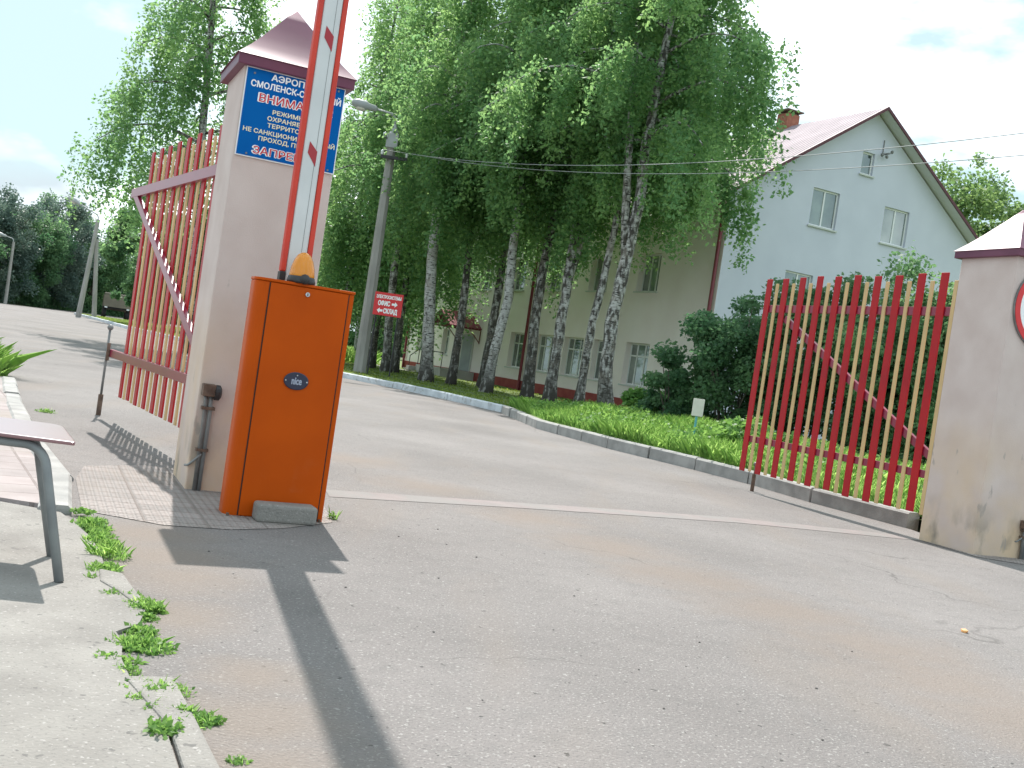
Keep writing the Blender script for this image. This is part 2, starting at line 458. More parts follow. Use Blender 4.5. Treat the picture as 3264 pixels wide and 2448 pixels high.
# birch bark: chalky white with black horizontal marks and a rough dark foot
def birchbark(name, whiteness):
    m = mat(name, (0.30, 0.295, 0.28), (0.55, 0.545, 0.53), scale=7, rough=0.85, bump=0.35, bscale=14, stretch=(1, 1, 3.0))
    add_overlay(m, (0.06, 0.054, 0.047), 6.0, whiteness, whiteness + 0.16, stretch=(2.2, 2.2, 0.9), detail=13)
    add_overlay(m, (0.30, 0.27, 0.23), 2.0, 0.5, 0.7, detail=8, amt=0.6)
    add_overlay(m, (0.02, 0.018, 0.016), 9, 0.58, 0.62, stretch=(0.8, 0.8, 3.8), detail=3)
    add_overlay(m, (0.045, 0.04, 0.034), 5, 0.33, 0.5, stretch=(1.6, 1.6, 0.55), zmax=1.5, amt=1.0)
    return m
m_birch_w = birchbark('birch_bark_white', 0.53)
m_birch_m = birchbark('birch_bark_mottled', 0.42)
m_birch_d = birchbark('birch_bark_dark', 0.36)

m_lf_birch = leafmat('birch_leaf', (0.100, 0.215, 0.088), (0.235, 0.375, 0.130), 0.58)
m_lf_dark = leafmat('dark_leaf', (0.055, 0.132, 0.066), (0.135, 0.24, 0.105), 0.48)
m_lf_grey = leafmat('willow_leaf', (0.07, 0.115, 0.10), (0.16, 0.22, 0.17), 0.3)
m_lf_mid = leafmat('bush_leaf', (0.058, 0.138, 0.062), (0.16, 0.28, 0.115), 0.48)
m_lf_lite = leafmat('light_leaf', (0.09, 0.17, 0.06), (0.22, 0.32, 0.11), 0.5)
m_grass = leafmat('grass_blade', (0.15, 0.32, 0.075), (0.36, 0.55, 0.17), 0.52)
m_lawn = leafmat('lawn_blade', (0.085, 0.14, 0.022), (0.22, 0.29, 0.06), 0.42)
m_weed = leafmat('weed_leaf', (0.06, 0.16, 0.035), (0.19, 0.34, 0.085), 0.45)

# ------------------------------------------------------------------ ground, road, kerbs
g = MB(); g.add([(-1500, -1500, -0.03), (1500, -1500, -0.03), (1500, 2500, -0.03), (-1500, 2500, -0.03)], [(0, 1, 2, 3)])
struct(g.build('ground', m_ground))
KERB = [(-30.3, 74.0), (-24.2, 62.5), (-18.3, 50.9), (-11.3, 39.6), (-4.51, 28.56), (-2.87, 26.6), (-1.4, 24.3), (-0.15, 22.0),
        (0.5, 18.07), (1.49, 15.66), (2.48, 13.92), (2.96, 12.92), (3.36, 11.64), (3.95, 10.35)]
def sheet(name, poly, z, m, sub=None):
    bm = bmesh.new()
    vs = [bm.verts.new((p[0], p[1], z)) for p in poly]
    f = bm.faces.new(vs)
    if f.normal.z < 0:
        f.normal_flip()
    bmesh.ops.triangulate(bm, faces=bm.faces[:])
    me = bpy.data.meshes.new(name); bm.to_mesh(me); bm.free()
    me.materials.append(m)
    return link(name, me)
KR = KERB + [(4.0, 9.9), (5.2, 9.3), (9, 8.4), (30, 2)]
road = [(-60, -40), (60, -40), (60, -10)] + [(30, 2)] + list(reversed(KR[:-1])) + [(-28.5, 78), (-22, 86), (-12, 100), (-12, 118), (-37.5, 112), (-38, 96), (-37.2, 88), (-36.0, 80), (-37, 74), (-60, 52)]
struct(sheet('road', road, 0.0, m_asph))
far_strip = None

# lawn strip behind the kerb, with a weedy bank to the right
def poly_pts(pl, step):
    out = []
    for i in range(len(pl) - 1):
        a, b = Vector(pl[i]), Vector(pl[i + 1])
        n = max(1, int((b - a).length / step))
        for k in range(n):
            out.append(a.lerp(b, k / n))
    out.append(Vector(pl[-1]))
    return out
GN = Vector((0.891, 0.454))
def bank_h(p, d):
    """height of the turf at distance d behind the kerb point p"""
    w = min(1.0, max(0.0, (23.5 - p.y) / 4.0)) * min(1.0, max(0.15, (p.y - 9.5) / 4.5))
    h = 0.12 + 0.24 * w * math.exp(-((d - 2.2) / 1.6) ** 2)
    h += 0.02 * math.sin(p.y * 1.3 + d * 2.1) * (1 if d > 0.2 else 0)
    return h
KP = poly_pts(KERB, 0.5)
OFF = [0.0, 0.15, 0.35, 0.6, 0.9, 1.3, 1.8, 2.3, 2.9, 3.6, 4.5, 6, 8, 11, 15, 25, 60]
lv, lf = [], []
for i, p in enumerate(KP):
    for d in OFF:
        q = p + GN * (d + 0.10)
        lv.append((q.x, q.y, bank_h(p, d)))
nO = len(OFF)
for i in range(len(KP) - 1):
    for j in range(nO - 1):
        a = i * nO + j
        lf.append((a, a + nO, a + nO + 1, a + 1))
b = MB(); b.add(lv, lf)
b.add([(lv[-nO][0], lv[-nO][1], 0.1), (4.3, 9.8, 0.1), (9, 8.4, 0.1), (60, 2, .1), (lv[-1][0], lv[-1][1], 0.1)] , [(0, 1, 2, 3, 4)])
struct(b.build('lawn', m_soil, smooth=True))
# paving path in front of the porch
struct(sheet('path', [(-16, 49.5), (-4.9, 43.3), (-3.6, 43.5), (-3.2, 45.2), (-4.6, 45.9), (-15, 52)], 0.135, m_path))

def kerb_line(name, pts, m, L_, w, h, z0=-0.1, gap=0.012, side=1):
    k = MB()
    pl = [Vector(p) for p in pts]
    for i in range(len(pl) - 1):
        a, c = pl[i], pl[i + 1]
        n = max(1, round((c - a).length / L_))
        d = (c - a) / n
        u = d.normalized(); nn = Vector((u.y, -u.x)) * -side
        for j in range(n):
            jz = random.uniform(-0.008, 0.008); jx = random.uniform(-0.008, 0.008)
            s_ = a + d * j + u * gap / 2 + nn * jx; e_ = a + d * (j + 1) - u * gap / 2 + nn * (jx + random.uniform(-.004, .004))
            zt = h + jz
            vs = [s_, e_, e_ + nn * w, s_ + nn * w]
            ch = 0.02
            ts = [s_ + nn * ch, e_ + nn * ch, e_ + nn * (w - ch), s_ + nn * (w - ch)]
            V = [(p.x, p.y, z0) for p in vs] + [(p.x, p.y, zt - ch) for p in vs] + [(p.x, p.y, zt) for p in ts]
            F = [(0, 1, 5, 4), (1, 2, 6, 5), (2, 3, 7, 6), (3, 0, 4, 7), (4, 5, 9, 8), (5, 6, 10, 9), (6, 7, 11, 10), (7, 4, 8, 11), (8, 9, 10, 11)]
            k.add(V, F)
    return struct(k.build(name, m))
kerb_line('painted_kerb', KERB[:8], m_kerbw, 1.9, 0.15, 0.15, side=1)
kerb_line('grey_kerb', [(-0.12, 21.6)] + KERB[8:], m_kerb, 1.0, 0.15, 0.16, gap=0.03, side=1)
kerb_line('grey_kerb', [(4.45, 9.62), (5.2, 9.26), (9, 8.36), (30, 1.96)], m_kerb, 1.0, 0.15, 0.13, gap=0.03, side=1)
# left pavement: tiles, concrete slab, edge stones
PAVE_L = [(-5.6, 12.2), (-4.35, 9.55), (-3.2, 7.3), (-2.48, 6.0), (-2.1, 5.1), (-2.4, 5.11), (-14, 5.4), (-14, 12.6)]
def tile_material(name, c1, c2, mortar, sx, sy, rot, dots=True):
    m = mat(name, c1, c2, scale=5, rough=0.85, detail=8)
    t = m.node_tree; bs = t.nodes['Principled BSDF']
    tc = t.nodes.new('ShaderNodeTexCoord')
    mp = t.nodes.new('ShaderNodeMapping'); mp.inputs['Rotation'].default_value = (0, 0, rot)
    t.links.new(tc.outputs['Object'], mp.inputs['Vector'])
    br = t.nodes.new('ShaderNodeTexBrick')
    br.inputs['Scale'].default_value = 1.0
    br.inputs['Brick Width'].default_value = sx; br.inputs['Row Height'].default_value = sy
    br.inputs['Mortar Size'].default_value = 0.007; br.offset = 0.0
    br.inputs['Color1'].default_value = (1, 1, 1, 1); br.inputs['Color2'].default_value = (0.82, 0.84, 0.84, 1); br.inputs['Mortar'].default_value = (0.66, 0.64, 0.62, 1)
    t.links.new(mp.outputs['Vector'], br.inputs['Vector'])
    mul = t.nodes.new('ShaderNodeMix'); mul.data_type = 'RGBA'; mul.blend_type = 'MULTIPLY'; mul.inputs['Factor'].default_value = 1
    t.links.new(bs.inputs['Base Color'].links[0].from_socket, mul.inputs['A'])
    t.links.new(br.outputs['Color'], mul.inputs['B'])
    t.links.new(mul.outputs['Result'], bs.inputs['Base Color'])
    wv = t.nodes.new('ShaderNodeTexVoronoi'); wv.inputs['Scale'].default_value = 24; wv.inputs['Randomness'].default_value = 0.0
    t.links.new(mp.outputs['Vector'], wv.inputs['Vector'])
    mr = t.nodes.new('ShaderNodeMapRange'); mr.inputs['From Min'].default_value = 0.25; mr.inputs['From Max'].default_value = 0.45; mr.inputs['To Min'].default_value = 1; mr.inputs['To Max'].default_value = 0
    t.links.new(wv.outputs['Distance'], mr.inputs['Value'])
    ad = t.nodes.new('ShaderNodeMath'); ad.operation = 'MULTIPLY_ADD'; ad.inputs[1].default_value = -1.0
    t.links.new(br.outputs['Fac'], ad.inputs[0]); t.links.new(mr.outputs['Result'], ad.inputs[2])
    bp = t.nodes.new('ShaderNodeBump'); bp.inputs['Strength'].default_value = 0.9; bp.inputs['Distance'].default_value = 0.012
    t.links.new(ad.outputs[0], bp.inputs['Height']); t.links.new(bp.outputs['Normal'], bs.inputs['Normal'])
    m2 = t.nodes.new('ShaderNodeMix'); m2.data_type = 'RGBA'; m2.blend_type = 'MULTIPLY'
    t.links.new(mr.outputs['Result'], m2.inputs['Factor']); t.links.new(mul.outputs['Result'], m2.inputs['A']); m2.inputs['B'].default_value = (1.22, 1.20, 1.20, 1)
    t.links.new(m2.outputs['Result'], bs.inputs['Base Color'])
    add_overlay(m, (0.26, 0.225, 0.195), 1.7, 0.48, 0.68, amt=0.6, detail=9)
    return m
m_pave = tile_material('pavement_tile', (0.285, 0.24, 0.232), (0.345, 0.295, 0.287), (0.2, 0.18, 0.17), 0.25, 0.25, R(-30))
m_gtile = tile_material('gateway_tile', (0.265, 0.232, 0.217), (0.315, 0.277, 0.26), (0.2, 0.18, 0.17), 0.30, 0.15, R(-24))
p_ = MB(); p_.prism(PAVE_L, -0.05, 0.024)
struct(p_.build('pavement', m_pave))
struct(sheet('gateway_paving', [(-2.52, 6.62), (-2.36, 6.1), (-1.96, 5.20), (-1.54, 5.13), (-1.25, 5.27), (-1.05, 5.50), (-0.86, 5.9), (-1.05, 6.62), (-1.15, 7.22), (-1.6, 7.3), (-2.3, 7.0)], 0.003, m_gtile))
struct(sheet('threshold_strip', [(-1.04, 6.84), (0.10, 7.60), (1.00, 8.15), (2.00, 8.74), (3.75, 9.42), (3.68, 9.66), (1.95, 9.02), (0.95, 8.42), (0.08, 7.88), (-1.12, 7.14)], 0.0025, m_tile))
struct(sheet('gateway_paving', [(3.72, 9.40), (3.95, 8.80), (4.3, 8.75), (9, 7.0), (9, 8.3), (5.2, 9.2), (4.6, 9.4)], 0.0035, m_gtile))
slab_edge = [(-2.42, 5.08), (-1.99, 5.02), (-1.86, 4.85), (-1.70, 4.62), (-1.55, 4.36), (-1.42, 4.08), (-1.34, 3.85), (-1.27, 3.78), (-1.10, 3.60), (-1.06, 3.42), (-1.09, 3.30), (-1.04, 3.22),
             (-0.98, 3.05), (-0.88, 2.86), (-0.80, 2.75), (-0.70, 2.58), (-0.60, 2.36), (-0.40, 1.9), (0.5, -1), (-12, -1), (-14, 5.3)]
p_ = MB(); p_.prism(slab_edge, -0.06, 0.014)
struct(p_.build('concrete_slab', m_conc))
p_ = MB(); p_.prism([(-1.43, 4.04), (-1.33, 4.02), (-1.24, 3.86), (-1.12, 3.66), (-1.11, 3.59), (-1.26, 3.77), (-1.36, 3.87)], -0.05, 0.02)
p_.prism([(-0.92, 2.90), (-0.80, 2.95), (-0.66, 2.68), (-0.50, 2.36), (-0.30, 1.9), (-0.40, 1.9), (-0.59, 2.36), (-0.69, 2.58)], -0.05, 0.02)
struct(p_.build('broken_kerb', m_conc, bevel=0.008))
kerb_line('pavement_edge', [(-5.50, 12.1), (-4.22, 9.5), (-3.07, 7.3), (-2.34, 6.0), (-1.95, 5.06)], m_kerb, 1.0, 0.15, 0.034, side=-1)
# ------------------------------------------------------------------ text
def lettering(text, mtl, parent, cx, z, h, y, width=None, bold=0.02, name='lettering', rot90=False):
    c = bpy.data.curves.new('lettering', 'FONT')
    c.body = text; c.size = 1; c.align_x = 'CENTER'; c.offset = 0; c.resolution_u = 4
    o = bpy.data.objects.new('lettering', c); COL.objects.link(o)
    dg = bpy.context.evaluated_depsgraph_get(); dg.update()
    me = bpy.data.meshes.new_from_object(o.evaluated_get(dg))
    bpy.data.objects.remove(o); bpy.data.curves.remove(c)
    n = len(me.vertices)
    co = np.zeros(n * 3, dtype=np.float32); me.vertices.foreach_get('co', co); co = co.reshape(-1, 3)
    capH = 0.729
    x = co[:, 0] - (co[:, 0].min() + co[:, 0].max()) / 2
    sx = h / capH if width is None else width / (co[:, 0].max() - co[:, 0].min())
    out = np.stack([cx + x * sx, np.full(n, y), z + co[:, 1] * h / capH], 1)
    F_ = [tuple(p.vertices) for p in me.polygons]
    bpy.data.meshes.remove(me)
    mb = MB(); r_ = bold * h / capH
    kn = 12 if bold > 0.05 else 8
    for k in range(kn):
        a = 6.28318 * (k + 0.5) / kn
        mb.add((out + np.array([r_ * math.cos(a), -0.00006 * k, r_ * math.sin(a)])).tolist(), F_)
    return mb.build(name, mtl, parent)

# ------------------------------------------------------------------ gate pillars
def pillar(label, loc, rz, W, H_):
    t = thing('gate_pillar', label, 'pillar', loc, rz, 'gate pillars')
    b = MB(); h = W / 2
    b.box((-h, -h, -0.2), (h, h, H_)); b.build('shaft', m_stucco, t, bevel=0.008)
    b = MB(); o = h + 0.045
    fas = MB(); fas.box((-o, -o, H_ - 0.012), (o, o, H_ + 0.055)); cap = None
    prof = [(1.0, 0.056), (0.80, 0.126), (0.60, 0.205), (0.40, 0.29), (0.20, 0.376), (0.03, 0.452)]
    prof = [(1.03, 0.048)] + prof
    V = []; F = []
    for s_, z in prof:
        r_ = o * s_
        V += [(-r_, -r_, H_ + z), (r_, -r_, H_ + z), (r_, r_, H_ + z), (-r_, r_, H_ + z)]
    for i in range(len(prof) - 1):
        for k in range(4):
            F.append((i * 4 + k, i * 4 + (k + 1) % 4, i * 4 + 4 + (k + 1) % 4, i * 4 + 4 + k))
    e = (len(prof) - 1) * 4
    F.append((e, e + 1, e + 2, e + 3)); F.append((3, 2, 1, 0))
    b.add(V, F)
    c = b.build('cap', m_cap, t)
    # smooth the sweep up each face but keep the hips crisp
    c.data.polygons.foreach_set('use_smooth', [True] * len(c.data.polygons))
    hips = {}
    for ed in c.data.edges:
        a, d = ed.vertices
        if a % 4 == d % 4 or a < 4 and d < 4:
            ed.use_edge_sharp = True
    fas.build('fascia', m_cap, c, bevel=0.004)
    return t
A_L = R(24); A_R = R(22)
pil_l = pillar('pink rendered gate pillar with blue sign and purple cap, behind the orange barrier', (-1.649, 6.700, 0), A_L, 0.60, 2.50)
pil_r = pillar('pink rendered gate pillar with stained side face and round sign, beside the red gate leaf', (4.14, 9.341, 0), A_R, 0.62, 2.50)

# blue notice on the left pillar
e1 = Vector((math.cos(A_L), math.sin(A_L), 0)); e2 = Vector((-e1.y, e1.x, 0))
P0 = Vector((-1.649, 6.700, 0)) - (e1 + e2) * 0.30
t = thing('wall_sign', 'blue warning board with white and red Cyrillic lettering on the pillar', 'sign', P0, A_L)
b = MB(); b.box((0.012, -0.012, 1.972), (0.602, -0.003, 2.488)); b.build('border', m_twhite, t)
b = MB(); b.box((0.018, -0.0145, 1.978), (0.596, -0.0125, 2.482)); b.build('panel', m_blue, t)
cxs = 0.31
for tx, mt, z, h, w in (('АЭРОПОРТ', m_twhite, 2.435, 0.036, 0.31), ('СМОЛЕНСК-СЕВЕРНЫЙ', m_twhite, 2.380, 0.036, 0.535)):
    lettering(tx, mt, t, cxs + 0.005, z, h, -0.0160, w, 0.03)
for tx, z, h, w in (('ВНИМАНИЕ!', 2.302, 0.046, 0.43), ('ЗАПРЕЩЕН!', 2.000, 0.042, 0.42)):
    lettering(tx, m_twhite, t, cxs + 0.01, z, h, -0.0158, w * 1.02, 0.085)
    lettering(tx, m_tred, t, cxs + 0.01, z, h, -0.0172, w, 0.012)
for tx, z, w in (('РЕЖИМНАЯ', 2.243, 0.235), ('ОХРАНЯЕМАЯ', 2.203, 0.285), ('ТЕРРИТОРИЯ', 2.163, 0.275), ('НЕ САНКЦИОНИРОВАННЫЙ', 2.118, 0.545), ('ПРОХОД, ПРОЕЗД', 2.079, 0.355)):
    lettering(tx, m_tcream, t, cxs, z, 0.025, -0.0160, w, 0.028)
for k, (x, z) in enumerate(((0.06, 2.455), (0.56, 2.465), (0.075, 1.99), (0.56, 1.99))):
    b = MB(); b.tube([(x, -0.012, z), (x, -0.019, z)], 0.006, 8); b.build('screw', m_grey, t)

# round prohibitory sign on the right pillar
f1 = Vector((math.cos(A_R), math.sin(A_R), 0)); f2 = Vector((-f1.y, f1.x, 0))
PR = Vector((4.14, 9.341, 0)) - (f1 + f2) * 0.31
t = thing('road_sign', 'round white road sign with red rim on the stained pillar', 'sign', PR + f1 * 0.365 + Vector((0, 0, 2.10)), A_R)
def disc(r0, r1, y0, y1, n=48):
    b = MB(); V = []; F = []
    for y in (y0, y1):
        for r_ in (r0, r1):
            for k in range(n):
                a = 6.28318 * k / n
                V.append((r_ * math.cos(a), y, r_ * math.sin(a)))
    for k in range(n):
        k2 = (k + 1) % n
        F += [(k, k2, n + k2, n + k), (2 * n + k2, 2 * n + k, 3 * n + k, 3 * n + k2), (n + k, n + k2, 3 * n + k2, 3 * n + k), (k2, k, 2 * n + k, 2 * n + k2)]
    b.add(V, F); return b
disc(0.0005, 0.345, -0.020, -0.004).build('plate', m_grey, t)
disc(0.285, 0.338, -0.025, -0.021).build('red_rim', m_sred, t)
disc(0.0005, 0.283, -0.024, -0.021).build('white_face', m_twhite, t)

# junction boxes and conduits
def junction(label, loc, rz, top=0.63):
    t = thing('junction_box', label, 'junction box', loc, rz)
    b = MB(); b.box((0.0, -0.075, top - 0.07), (0.072, -0.001, top)); b.build('box', m_rust, t, bevel=0.004)
    b = MB(); b.tube([(0.072, -0.045, top - 0.045), (0.098, -0.045, top - 0.045)], [0.045, 0.045], 16); b.tube([(0.098, -0.045, top - 0.045), (0.108, -0.045, top - 0.045)], [0.045, 0.030], 16); b.build('round_cover', m_black, t, smooth=False)
    b = MB(); b.tube([(0.028, -0.03, top - 0.07), (0.030, -0.032, top - 0.1), (0.034, -0.026, top - 0.13), (0.036, -0.026, 0.0)], 0.013, 10); b.build('conduit', m_grey, t, smooth=True)
    b = MB(); b.tube([(0.055, -0.035, top - 0.07), (0.058, -0.036, top - 0.12), (0.062, -0.028, top - 0.16), (0.060, -0.028, 0.0)], 0.012, 10); b.build('conduit', m_tubeg, t, smooth=True)
    b = MB(); b.tube([(0.045, -0.04, 0.22), (0.02, -0.036, 0.19), (-0.018, -0.012, 0.145), (-0.03, 0.02, 0.14)], 0.007, 8); b.build('branch_pipe', m_tubeg, t, smooth=True)
    b = MB(); b.box((0.012, -0.052, 0.235), (0.080, -0.001, 0.25)); b.build('clamp', m_rust, t)
    b = MB(); b.box((0.01, -0.055, top - 0.15), (0.085, -0.001, top - 0.132)); b.build('clamp', m_rust, t)
    return t
junction('rusty junction box with two conduits on the pillar left of the orange barrier', P0 + e1 * 0.015, A_L, 0.63)
junction('dark junction box with conduits low on the pillar with the round sign', PR + f1 * 0.47, A_R, 0.33)

# ------------------------------------------------------------------ barrier
AB = R(24)
bf = Vector((math.cos(AB), math.sin(AB), 0)); bn = Vector((-bf.y, bf.x, 0))
BO = Vector((-0.912, 5.86, 0)) - bf * 0.265
t = thing('barrier', 'orange boom barrier cabinet with raised white and red boom', 'barrier', BO, AB)
W2, DP, HC = 0.265, 0.20, 1.245
def rounded_plan(x0, x1, y0, y1, r, corners=('fl', 'bl')):
    pts = []
    def arc(cx, cy, a0, a1):
        for k in range(9):
            a = R(a0 + (a1 - a0) * k / 8); pts.append((cx + r * math.cos(a), cy + r * math.sin(a)))
    if 'fl' in corners: arc(x0 + r, y0 + r, 180, 270)
    else: pts.append((x0, y0))
    pts.append((x1, y0)); pts.append((x1, y1))
    if 'bl' in corners: arc(x0 + r, y1 - r, 90, 180)
    else: pts.append((x0, y1))
    return pts
b = MB(); b.prism(rounded_plan(-W2, W2, 0, DP, 0.065), 0.0, HC)
cab = b.build('cabinet', m_orange, t, bevel=0.004)
b = MB(); b.box((-0.187, -0.006, 0.006), (0.233, -0.0005, HC - 0.004)); dpan = b.build('door_panel', m_orange, t, bevel=0.003)
b = MB(); b.box((-0.1935, -0.003, 0.006), (-0.1875, -0.0004, HC - 0.004)); b.box((0.2335, -0.003, 0.006), (0.2385, -0.0004, HC - 0.004)); b.build('seam', m_seam, t)
b = MB(); b.prism(rounded_plan(-W2 - 0.003, W2 + 0.003, -0.008, DP + 0.003, 0.068), HC + 0.001, HC + 0.016); b.build('lid', m_orange, t, bevel=0.003)
b = MB(); b.tube([(0.010, -0.0062, 1.207), (0.010, -0.014, 1.207)], 0.012, 16); lk = b.build('lock', m_silver, t)
b = MB(); b.box((0.008, -0.0155, 1.200), (0.012, -0.0141, 1.214)); b.build('keyhole', m_seam, lk)
# oval badge
b = MB(); n = 40; V = []
for y, k_ in ((-0.0065, 1.0), (-0.0125, 1.0), (-0.0145, 0.93)):
    for k in range(n):
        a = 6.28318 * k / n; V.append((0.015 + 0.066 * k_ * math.cos(a), y, 0.744 + 0.047 * k_ * math.sin(a)))
F = [tuple(range(2 * n, 3 * n))]
for i in range(2):
    for k in range(n):
        F.append((i * n + k, i * n + (k + 1) % n, (i + 1) * n + (k + 1) % n, (i + 1) * n + k))
b.add(V, F); bad = b.build('badge', m_badge, t)
m_blet = mat('badge_lettering', (0.30, 0.33, 0.42), rough=0.4)
lettering('nice', m_blet, bad, 0.017, 0.727, 0.040, -0.0152, 0.052, 0.03)
for x in (-0.042, 0.072):
    b = MB(); b.tube([(x, -0.0145, 0.744), (x, -0.0165, 0.744)], 0.004, 8); b.build('rivet', m_silver, bad)
b = MB(); b.tube([(0.017, -0.0145, 0.775), (0.017, -0.0160, 0.775)], 0.0035, 8); b.build('rivet', m_silver, bad)
# flashing lamp
lx, ly = -0.022, 0.050
b = MB(); b.lathe([(0.074, 0.0), (0.076, 0.012), (0.070, 0.034), (0.058, 0.046)], 28, o=(lx, ly, HC + 0.016)); lb = b.build('beacon_base', m_black, t, smooth=True)
b = MB(); b.lathe([(0.066, 0.022), (0.067, 0.045), (0.062, 0.085), (0.050, 0.125), (0.034, 0.152), (0.016, 0.165), (0.002, 0.168)], 28, o=(lx, ly, HC + 0.016)); b.build('beacon_lens', m_amber, t, smooth=True)
b = MB(); b.lathe([(0.028, 0), (0.026, 0.012), (0.014, 0.022), (0.002, 0.024)], 16, o=(0, 0, 0)); bz = b.build('beacon_boss', m_black, lb, smooth=True); bz.location = (lx + 0.005, ly - 0.062, HC + 0.038); bz.rotation_euler = (R(75), 0, 0)
# boom (raised), hung behind the cabinet
bx0, bx1, by0, by1, bz0, bz1 = -0.106, 0.056, 0.215, 0.262, 1.02, 5.6
b = MB(); b.box((bx0 + 0.030, by0, bz0), (bx1 - 0.030, by1, bz1)); boom = b.build('boom', m_white, t, bevel=0.006)
b = MB(); b.box((bx1 - 0.063, by0 - 0.0012, bz0), (bx1 - 0.061, by0 - 0.0002, bz1)); b.build('groove', m_grey, boom)
for xa, xb in ((bx0, bx0 + 0.029), (bx1 - 0.029, bx1)):
    b = MB(); b.box((xa, by0 - 0.006, 1.32), (xb, by1 + 0.006, bz1 - 0.02)); b.build('rubber_edge', m_redrub, boom, bevel=0.008)
    b = MB(); b.box((xa - 0.002, by0 - 0.008, 1.272), (xb + 0.002, by1 + 0.008, 1.319)); b.build('edge_clip', m_black, boom, bevel=0.003)
for k in range(6):
    z = 1.945 + 0.633 * k
    x0, x1 = bx0 + 0.030 + 0.027, bx0 + 0.030 + 0.077
    b = MB(); b.prism_xz([(x0 - 0.001, z + 0.035), (x0 + 0.003, z + 0.098), (x1, z + 0.050), (x1 - 0.001, z - 0.033)], by0 - 0.0022, by0 - 0.0004)
    b.build('reflector', m_refl, boom)
b = MB(); b.box((bx0 - 0.02, DP + 0.0005, 0.88), (bx1 + 0.02, by0 - 0.0005, 1.15)); b.box((bx0 + 0.01, by1 + 0.0005, 0.90), (bx1 - 0.01, by1 + 0.022, 1.2)); b.build('arm_bracket', m_grey, t, bevel=0.003)
for x, y in ((-W2 + 0.02, -0.02), (W2 - 0.02, -0.018)):
    b = MB(); b.tube([(x, y, -0.01), (x, y, 0.018)], 0.008, 8); b.build('anchor_bolt', m_rust, t)
# concrete block lying against the barrier foot
CB = BO + bf * -0.09 - bn * 0.095
b = MB(); b.box((-0.03, -0.055, 0.0), (0.29, 0.075, 0.098))
o = b.build('concrete_block', m_conc, None, loc=CB, rz=AB + R(2), bevel=0.018, seg=3)
tag(o, 'short broken kerb block lying against the foot of the orange barrier', 'block')

# ------------------------------------------------------------------ gate leaves
def gate_leaf(label, hinge, ang, Ls, n, first, pitch, rails_front, brace, ext, bolt_s):
    """local x runs from the hinge to the free end"""
    t = thing('gate_leaf', label, 'gate', hinge, ang, 'gate leaves')
    sgn = 1 if rails_front else -1
    for i in range(n):
        s_ = first + pitch * i
        dz = random.uniform(-0.012, 0.012); b = MB(); b.box((-0.046, -0.007, 0.212 + dz), (0.046, 0.007, 2.362 + dz)); sl_ = b.build('red_slat', m_gred, t, loc=(s_ + random.uniform(-.004, .004), 0, 0), bevel=0.004); sl_.rotation_euler = (0, R(random.uniform(-0.12, 0.12)), 0)
    for i in range(n):
        s_ = first + pitch * (i - 0.5)
        b = MB(); b.box((s_ - 0.0225, -0.007, 0.215), (s_ + 0.0225, 0.007, 2.30)); b.build('yellow_slat', m_gyel, t, bevel=0.003)
    y0, y1 = (0.0075, 0.0475)
    if sgn < 0: y0, y1 = -0.0475, -0.0075
    yb = y1 + 0.022 if sgn > 0 else y0 - 0.022
    mt = m_gmar
    b = MB(); b.box((0.0, y0, 1.985), (Ls + ext, y1, 2.065)); b.build('top_rail', mt, t, bevel=0.003)
    b = MB(); b.box((0.0, y0, 0.535), (Ls + ext, y1, 0.605)); b.build('bottom_rail', mt, t, bevel=0.003)
    (sa, za), (sb, zb) = brace
    b = MB(); b.bar((sa, (y0 + y1) / 2, za), (sb, (y0 + y1) / 2, zb), 0.036, 0.072); b.build('brace', mt, t, bevel=0.003)
    b = MB(); b.tube([(bolt_s, yb, 0.0), (bolt_s, yb, 0.19)], 0.022, 8); bolt = b.build('bolt_foot', m_rust, t)
    top_ = 0.80 if ext > 0 else 0.30
    b = MB(); b.tube([(bolt_s, yb, 0.19), (bolt_s, yb, top_)], 0.011, 8); b.lathe([(0.002, -0.028), (0.02, -0.02), (0.028, 0), (0.02, 0.02), (0.002, 0.028)], 12, o=(bolt_s, yb, top_)); b.build('bolt_rod', m_grey, t, smooth=True)
    if ext > 0:
        b = MB(); b.box((bolt_s - 0.02, y1 + 0.001, 0.50), (bolt_s + 0.015, y1 + 0.03, 0.66)); b.build('bolt_guide', m_rust, t, bevel=0.003)
    for z in (0.57, 2.02):
        b = MB(); b.tube([(-0.012, y0 + .02, z - 0.06), (-0.012, y0 + .02, z + 0.06)], 0.018, 10); b.box((-0.06, y0 + .012, z - 0.03), (0.0, y0 + .028, z + 0.03)); b.build('hinge', m_rust, t)
    return t
# right leaf: slats towards the camera; +y (rails) must be on the far side
hr = Vector((3.742, 9.515, 0)); dr = R(112.77)
# for direction 112.77 deg local +y points to (-sin,cos) = away to the left; camera sees the right-hand (-y)... the rails go behind
gr_ = gate_leaf('open gate leaf with red slats facing the road, hinged on the stained pillar', hr, dr, 2.76, 10, 0.165, 0.2885, False, ((2.42, 1.92), (0.04, 0.735)), 0.0, 2.615)
hl = Vector((-1.955, 7.10, 0)); dl = R(121.26)
gl_ = gate_leaf('open gate leaf seen from its railed side, hinged behind the pillar with the blue sign', hl, dl, 2.70, 10, 0.005, 0.2995, True, ((3.14, 2.04), (0.30, 0.77)), 0.50, 3.17)

